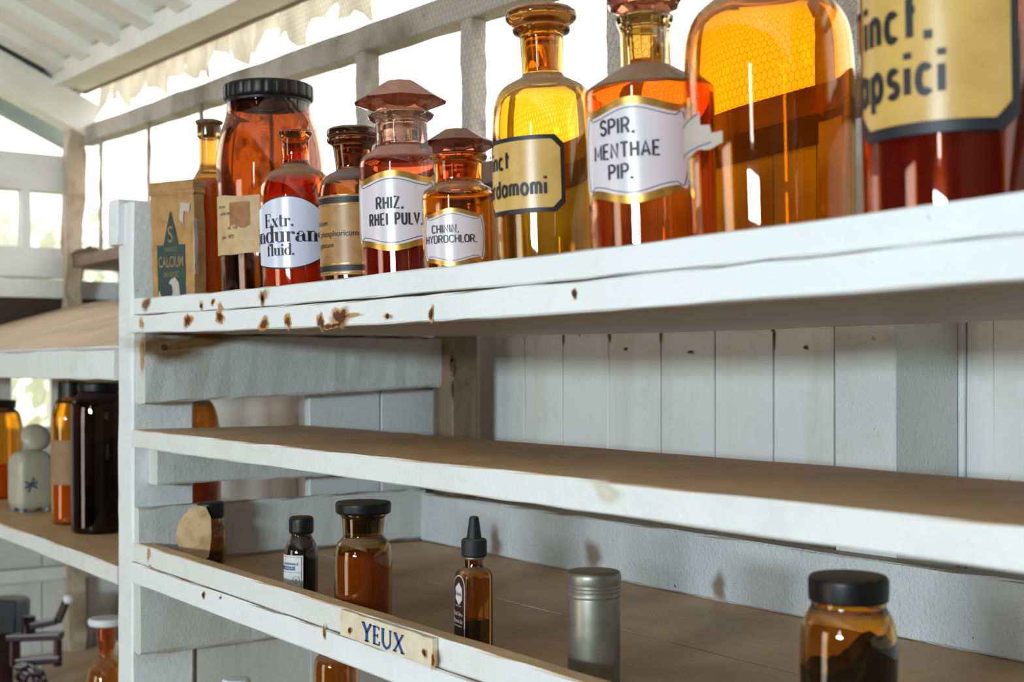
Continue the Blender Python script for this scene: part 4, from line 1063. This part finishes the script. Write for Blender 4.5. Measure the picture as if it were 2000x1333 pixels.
# right jar
B = Bottle('small_jar', 'amber jar with black screw lid half full of black lumps, nearest on the lower shelf', 'jar', 1561, 1755, ZS, Y=0.602)
B.body([(94, 0), (97, 1262, 30), (92, 1216, 24), (78, 1190, 10), (74, 1184, 4), (74, 1150), (66, 1150)], M['g_jar2'], wall=0.0026, zneck=1195, rneck=66)
B.turned('lid', [(0, 1174), (74, 1174), (79, 1172, 3), (80, 1150), (80, 1130, 7), (74, 1123, 4), (0, 1122)], M['blackcap'])
V = [(0, 0, 0.0035)]; Fc = []
n, rings = 32, 10; RI = 90*B.k
def topz(rx, ry):
    s = Vector((rx, ry, 0)).dot(B.rt)/RI
    return B.z(1300)+B.k*(52*max(0, min(1, (s+0.15)/0.5)))+0.0012*math.sin(900*rx)+0.0012*math.sin(1100*ry)
prof = [(RI, 0.0035), (RI, None)]+[(RI*q/6, None) for q in (5, 4, 3, 2, 1)]
V, rows = [], []
for r_, z_ in prof:
    row = []
    for q in range(n):
        a = 2*math.pi*q/n; x_, y_ = r_*math.cos(a), r_*math.sin(a)
        row.append(len(V)); V.append((x_, y_, topz(x_, y_) if z_ is None else z_))
    rows.append(row)
Fc = [tuple(rows[0][::-1]), tuple(rows[-1])]
for A, C in zip(rows, rows[1:]):
    for q in range(n): Fc.append((A[q], A[(q+1) % n], C[(q+1) % n], C[q]))
B.part('contents', frommesh(V, Fc), M['lump'], None, 60)

# below the third shelf
B = Bottle('brown_bottle', 'brown bottle on the bottom shelf, below the name plate strip', 'bottle', 612, 702, Z4+0.0004, T=1.27)
B.body([(44, 0), (45, 1300, 16), (40, 1282, 12), (20, 1270, 5), (18, 1262, 2), (18, 1246, 2), (14, 1246)], M['g_low'], zneck=1275, rneck=13)
B.turned('cap', [(0, 1262), (21, 1262), (21, 1236, 2), (0, 1235)], M['blackcap'])
B = Bottle('small_pot', 'small pale-lidded pot on the bottom shelf, below the stained lip strip', 'pot', 433, 490, Z4+0.0004, T=1.44)
B.turned('body', [(0, 1499), (27, 1499, 3), (28, 1350, 3), (25, 1340), (0, 1340)], M['cream'])
B.turned('lid', [(0, 1345), (28, 1345), (28.5, 1330, 3), (25, 1326, 2), (0, 1325)], M['whitecap'])

# ================================================================== LEFT BAY CONTENTS
ZL = -0.235+0.0004
B = Bottle('storage_jar', 'tall dark brown jar on the left bay shelf, tight against the post', 'jar', 137, 250, ZL, T=1.91)
B.body([(55, 0), (56.5, 810, 24), (54, 782, 22), (40, 768, 8), (38, 762, 3), (38, 748, 2), (32, 748)], glass('glass_nearly_black', (0.020, 0.006, 0.004), dust=0.25, film=0.05, dustcol=srgb(110, 80, 80)), zneck=775, rneck=31, fill=860, fillmat=M['liq_dark'])
B.turned('lid', [(0, 764), (42, 764), (43, 750, 2), (0, 747)], M['blackcap'])
B = Bottle('labelled_bottle', 'slim orange bottle with a plain tan label, left of the dark brown jar', 'bottle', 99, 180, ZL, T=2.02)
B.body([(40, 0), (40.5, 812, 10), (34, 792, 10), (26, 776, 6), (24, 772, 2), (24, 752, 2), (19, 752)], M['g_bright'], zneck=785, rneck=18, fill=868, fillmat=M['syrup'])
B.turned('cap', [(0, 776), (27, 776), (27, 746, 2), (0, 745)], M['blackcap'])
B.patch('label', -80, 60, lambda f: B.zf(861), lambda f: B.zf(948), paper('tan_label', srgb(150, 118, 84), srgb(120, 90, 60), 0.5, 40, 0.7, 0.2), 0.0006)
B = Bottle('orange_jar', 'bright orange glass jar with dark lid at the left edge of the shelf', 'jar', -60, 46, ZL, T=2.42)
B.body([(52, 0), (53, 835, 18), (46, 806, 16), (36, 800, 6), (34, 796, 2), (34, 785, 2), (28, 785)], M['g_bright'], zneck=803, rneck=27, fill=910, fillmat=M['liq_orange'])
B.turned('lid', [(0, 798), (38, 798), (39, 782, 2), (0, 780)], M['blackcap'])
# cream container with round head
B = Bottle('cream_container', 'cream enamel container with small feet, round domed head and faint blue mark', 'container', 16, 104, ZL, T=2.20)
k = B.k
fx = (B.rt*math.cos(0.35)-B.cam*math.sin(0.35)).normalized(); fl = (-B.cam*math.cos(0.35)-B.rt*math.sin(0.35)).normalized()
zt = B.z(880); zb_ = 0.006
H = 38*k
rr = [sq(H*0.86, H*0.3, zb_), sq(H*0.96, H*0.35, zb_+0.004), sq(H, H*0.4, zb_+0.012), sq(H, H*0.4, zt-0.022)]
for i in range(1, 6):
    a = i/5*math.pi/2; rr.append(sq(H-(H*0.55)*(1-math.cos(a)), H*0.4, zt-0.022+0.022*math.sin(a)))
V, Fc = stack(rr); B.part('body', frommesh(V, Fc), M['cream'], None, 40)
for sx, sy in ((1, 1), (1, -1), (-1, 1), (-1, -1)):
    v = fx*sx*H*0.68+fl*sy*H*0.68
    me = lathe([Vector((0, 0)), Vector((0.006, 0)), Vector((0.005, 0.009)), Vector((0, 0.009))], 10)
    o = B.part('foot', me, M['slate'], None, 40); o.location = (v.x, v.y, 0)
me = lathe([Vector((0, zt-0.003)), Vector((0.008, zt-0.003)), Vector((0.007, zt+0.006)), Vector((0, zt+0.006))], 14); B.part('neck', me, M['slate'], None, 40)
hd = lathe([Vector((0, -0.010)), Vector((0.012, -0.0095)), Vector((0.021, -0.006)), Vector((0.0245, 0.0)), Vector((0.021, 0.006)), Vector((0.012, 0.0095)), Vector((0, 0.010))], 32)
o = B.part('head', hd, M['cream'], None, 180); o.location = (B.rt.x*0.008, B.rt.y*0.008, zt+0.0215); o.rotation_euler = (math.radians(62), 0, math.asin(CA)+0.6)
for a in (45, -45, 0):
    V, Fc = [], []
    ribbon([(-0.011*math.cos(math.radians(a+20)), -0.013*math.sin(math.radians(a+20))), (0.011*math.cos(math.radians(a+20)), 0.013*math.sin(math.radians(a+20)))], 0.004, V, Fc)
    cc = fl*-1*(H+0.0006)-fx*H*0.35
    B.part('blue_mark', frommesh([(cc.x+fx.x*q[0], cc.y+fx.y*q[0], zt*0.45+q[1]) for q in V], Fc, recalc=False), plain('faint_blue', srgb(92, 96, 116), 0.5), None, None)

# jar seen through the open side
B = Bottle('storage_jar', 'round-shouldered brown jar seen through the open side behind the post', 'jar', 322, 433, ZL, T=2.02)
B.body([(54, 0), (55.5, 850, 40), (44, 796, 26), (30, 780, 6), (28, 774, 2), (28, 768, 2), (22, 768)], M['g_low'], zneck=785, rneck=21, fill=880, fillmat=M['syrup'])
B.turned('lid', [(0, 778), (32, 778), (33, 756, 2), (0, 755)], M['blackcap'])

# on the counter of the left bay
ZC = -0.63+0.0004
B = Bottle('amber_bottle', 'yellow-amber bottle with a wide white cap on the left counter', 'bottle', 165, 250, ZC, T=2.20)
B.body([(41, 0), (42.5, 1330, 24), (34, 1300, 20), (15, 1285, 8), (14, 1272, 5), (17, 1262, 4), (19.5, 1250, 2), (19.5, 1226, 2), (15, 1226)], M['g_bright'], zneck=1285, rneck=12, fill=1345, fillmat=M['syrup'])
B.turned('stopper', [(0, 1275), (12, 1275), (17, 1226), (20, 1222), (19, 1219), (0, 1219)], M['g_red'])
B.turned('cap', [(0, 1221), (34, 1221, 2), (37, 1214, 3), (34, 1207, 2), (0, 1206)], M['whitecap'])
# iron device
im = thing('iron_press', 'burgundy iron device with black drum, bent lever arm and open frame', 'tool', atT(70, 1333, 2.55).to_tuple()[:2]+(ZC,))
def ip(px, py, t=2.55): return atT(px, py, t)
def ibar(name, a, b, w_, h_, mat=M['burgundy'], par=None): return bar(name, ip(*a), ip(*b), w_, h_, mat, par or im, seg=3, ch=0.003)
o0 = ip(10, 1206, 2.62)
dm = lathe(fillet([(0, -0.035), (0.046, -0.035, 0.003), (0.047, 0.032, 0.003), (0.042, 0.037, 0.002), (0, 0.036)]), 40)
o = link('drum', dm, M['slate'], im, o0, 40)
ibar('drum_shield', (-20, 1204, 2.50), (30, 1206, 2.50), 0.01, 0.062, M['blackcap'])
ibar('lug', (56, 1204), (56, 1244), 0.022, 0.022)
lev = ibar('lever_arm', (64, 1223), (112, 1213), 0.028, 0.013)
ibar('handle', (113, 1215), (130, 1174), 0.014, 0.014, par=lev)
link('knob', lathe(fillet([(0, -0.009), (0.008, -0.008, 0.004), (0.010, 0, 0.004), (0.008, 0.008, 0.004), (0, 0.009)]), 20), M['whitecap'], lev, ip(133, 1171), 180)
fr = ibar('frame_bar', (18, 1246), (120, 1242), 0.034, 0.013)
ibar('frame_leg', (113, 1242), (113, 1302), 0.014, 0.014)
ibar('frame_bar', (34, 1294), (118, 1288), 0.022, 0.014)
ibar('frame_leg', (28, 1246), (28, 1300), 0.02, 0.02)
ibar('upright', (5, 1235), (8, 1358), 0.03, 0.03)
ibar('foot_plate', (-60, 1364, 2.5), (90, 1358, 2.5), 0.10, 0.012)
for i, (px, py) in enumerate(((42, 1303), (54, 1310), (68, 1316), (82, 1314), (44, 1320), (58, 1328), (72, 1333), (86, 1330))):
    ang = i*0.8
    ring = []
    V, Fc = [], []
    for a in range(14):
        for b in range(6):
            A, Bq = 2*math.pi*a/14, 2*math.pi*b/6
            V.append(((0.011+0.005*math.cos(Bq))*math.cos(A), (0.009+0.005*math.cos(Bq))*math.sin(A), 0.005*math.sin(Bq)))
            Fc.append((a*6+b, ((a+1) % 14)*6+b, ((a+1) % 14)*6+(b+1) % 6, a*6+(b+1) % 6))
    o = link('chain_link', frommesh(V, Fc), M['burgundy'], im, ip(px, py, 2.52), 180)
    o.rotation_euler = (0.9 if i % 2 else 0.2, 0.3*i, ang)

# ================================================================== AT THE WINDOWS AND OUTSIDE
# crumbling debris on the sill end
dbr = thing('debris_heap', 'dark brown crumbling debris heaped on the sill beside the corner post', 'debris', (-2.945, 0.932, 0.2485))
V, Fc = [], []
nn, mm = 26, 8
for i in range(mm+1):
    q = i/mm
    for k in range(nn):
        a = 2*math.pi*k/nn; rr_ = (1-q)**0.7*(1+0.25*math.sin(3*a+1)+0.15*math.sin(7*a))*random.uniform(0.85, 1.1)
        V.append((0.062*rr_*math.cos(a), 0.030*rr_*math.sin(a)-0.0, 0.022*q**0.6*random.uniform(0.8, 1.1)))
for i in range(mm):
    for k in range(nn): a, b = i*nn+k, i*nn+(k+1) % nn; Fc.append((a, b, b+nn, a+nn))
Fc.append(tuple(range(nn-1, -1, -1)))
link('heap', frommesh(V, Fc), plain('crumbled_earth', srgb(104, 78, 58), 0.95, var=0.7, scale=70), dbr, (-2.945, 0.932, 0.2485), 60)
# hexagonal wire netting nailed over the window strip
V, Fc = [], []
cw = 0.0095; rw = cw/math.sqrt(3)
def seg3(a, b, r=0.00022):
    a, b = Vector(a), Vector(b); d = (b-a).normalized(); s = Vector((0, 1, 0)); u = d.cross(s)
    i = len(V)
    for p in (a, b):
        for k in range(3):
            q = 2*math.pi*k/3; V.append(p+(s*math.cos(q)+u*math.sin(q))*r)
    for k in range(3): Fc.append((i+k, i+(k+1) % 3, i+3+(k+1) % 3, i+3+k))
row = 0; zz = 0.25
while zz < 0.60:
    X = -1.95+(cw/2 if row % 2 else 0)
    while X < -0.30:
        b0 = Vector((X, 0.922, zz)); tp_ = b0+Vector((0, 0, rw)); l_ = b0+Vector((-cw/2, 0, -rw/2)); r_ = b0+Vector((cw/2, 0, -rw/2))
        seg3(b0, tp_); seg3(b0, l_); seg3(b0, r_)
        X += cw
    zz += 1.5*rw; row += 1
net = link('wire_netting', frommesh(V, Fc, recalc=False), M['wire'])
tag(net, 'rusty hexagonal wire netting stretched across the window strip behind the bottles', 'netting', kind='stuff')
# tattered cloth strip hanging under the roof plate
V, Fc = [], []; n = 240
for i in range(n+1):
    X = -2.96+2.6*i/n; wv = 0.008*math.sin(X*60)+0.004*math.sin(X*143+1)
    zt = window_z(X, 0.632); dp = 0.045+0.016*math.sin(X*31)+0.010*math.sin(X*83+2)+random.uniform(-0.006, 0.006)
    for q in range(4): V.append((X, 0.965+wv*(0.4+q/4), zt-dp*q/3))
for i in range(n):
    for q in range(3): a = 4*i+q; Fc.append((a, a+4, a+5, a+1))
cl = link('hanging_cloth', frommesh(V, Fc, recalc=False), M['cloth'], None, None, 180)
tag(cl, 'tattered off-white cloth fringe hanging under the roof plate above the windows', 'cloth')
# hedge beyond the gable
def leafball(name, label, cat, c, R, n, sz):
    V, Fc = [], []
    for i in range(n):
        d = Vector((random.gauss(0, 1), random.gauss(0, 1), random.gauss(0, 1))).normalized()
        p = Vector((d.x*R[0], d.y*R[1], d.z*R[2]))*random.uniform(0.75, 1.0)
        a = Vector((random.gauss(0, 1), random.gauss(0, 1), random.gauss(0, 1))).normalized(); b = a.cross(d).normalized()
        s = sz*random.uniform(0.6, 1.2); k = len(V)
        V += [p-a*s, p+b*s*0.5, p+a*s, p-b*s*0.5]; Fc.append((k, k+1, k+2, k+3))
    r = thing(name, label, cat, (c[0], c[1], -1.56))
    o = link('foliage', frommesh(V, Fc, recalc=False), M['leaf'], r, c); tag(o, kind='stuff')
    bar('trunk', (c[0], c[1], -1.56), (c[0], c[1], c[2]), 0.12, 0.12, M['brown'], r, up=(0, 1, 0), seg=5, jit=0.01)
leafball('garden_bush', 'pale green leafy bush outside, seen through the gable openings', 'bush', (-7.5, 2.0, -0.35), (1.2, 1.6, 1.25), 3500, 0.09)

# ------------------------------------------------------------------ everything was measured from the eye: raise it to the floor's level
for o in list(COL.objects):
    if o.parent is None and o.type in {'MESH', 'EMPTY'}: o.location.z += EYE
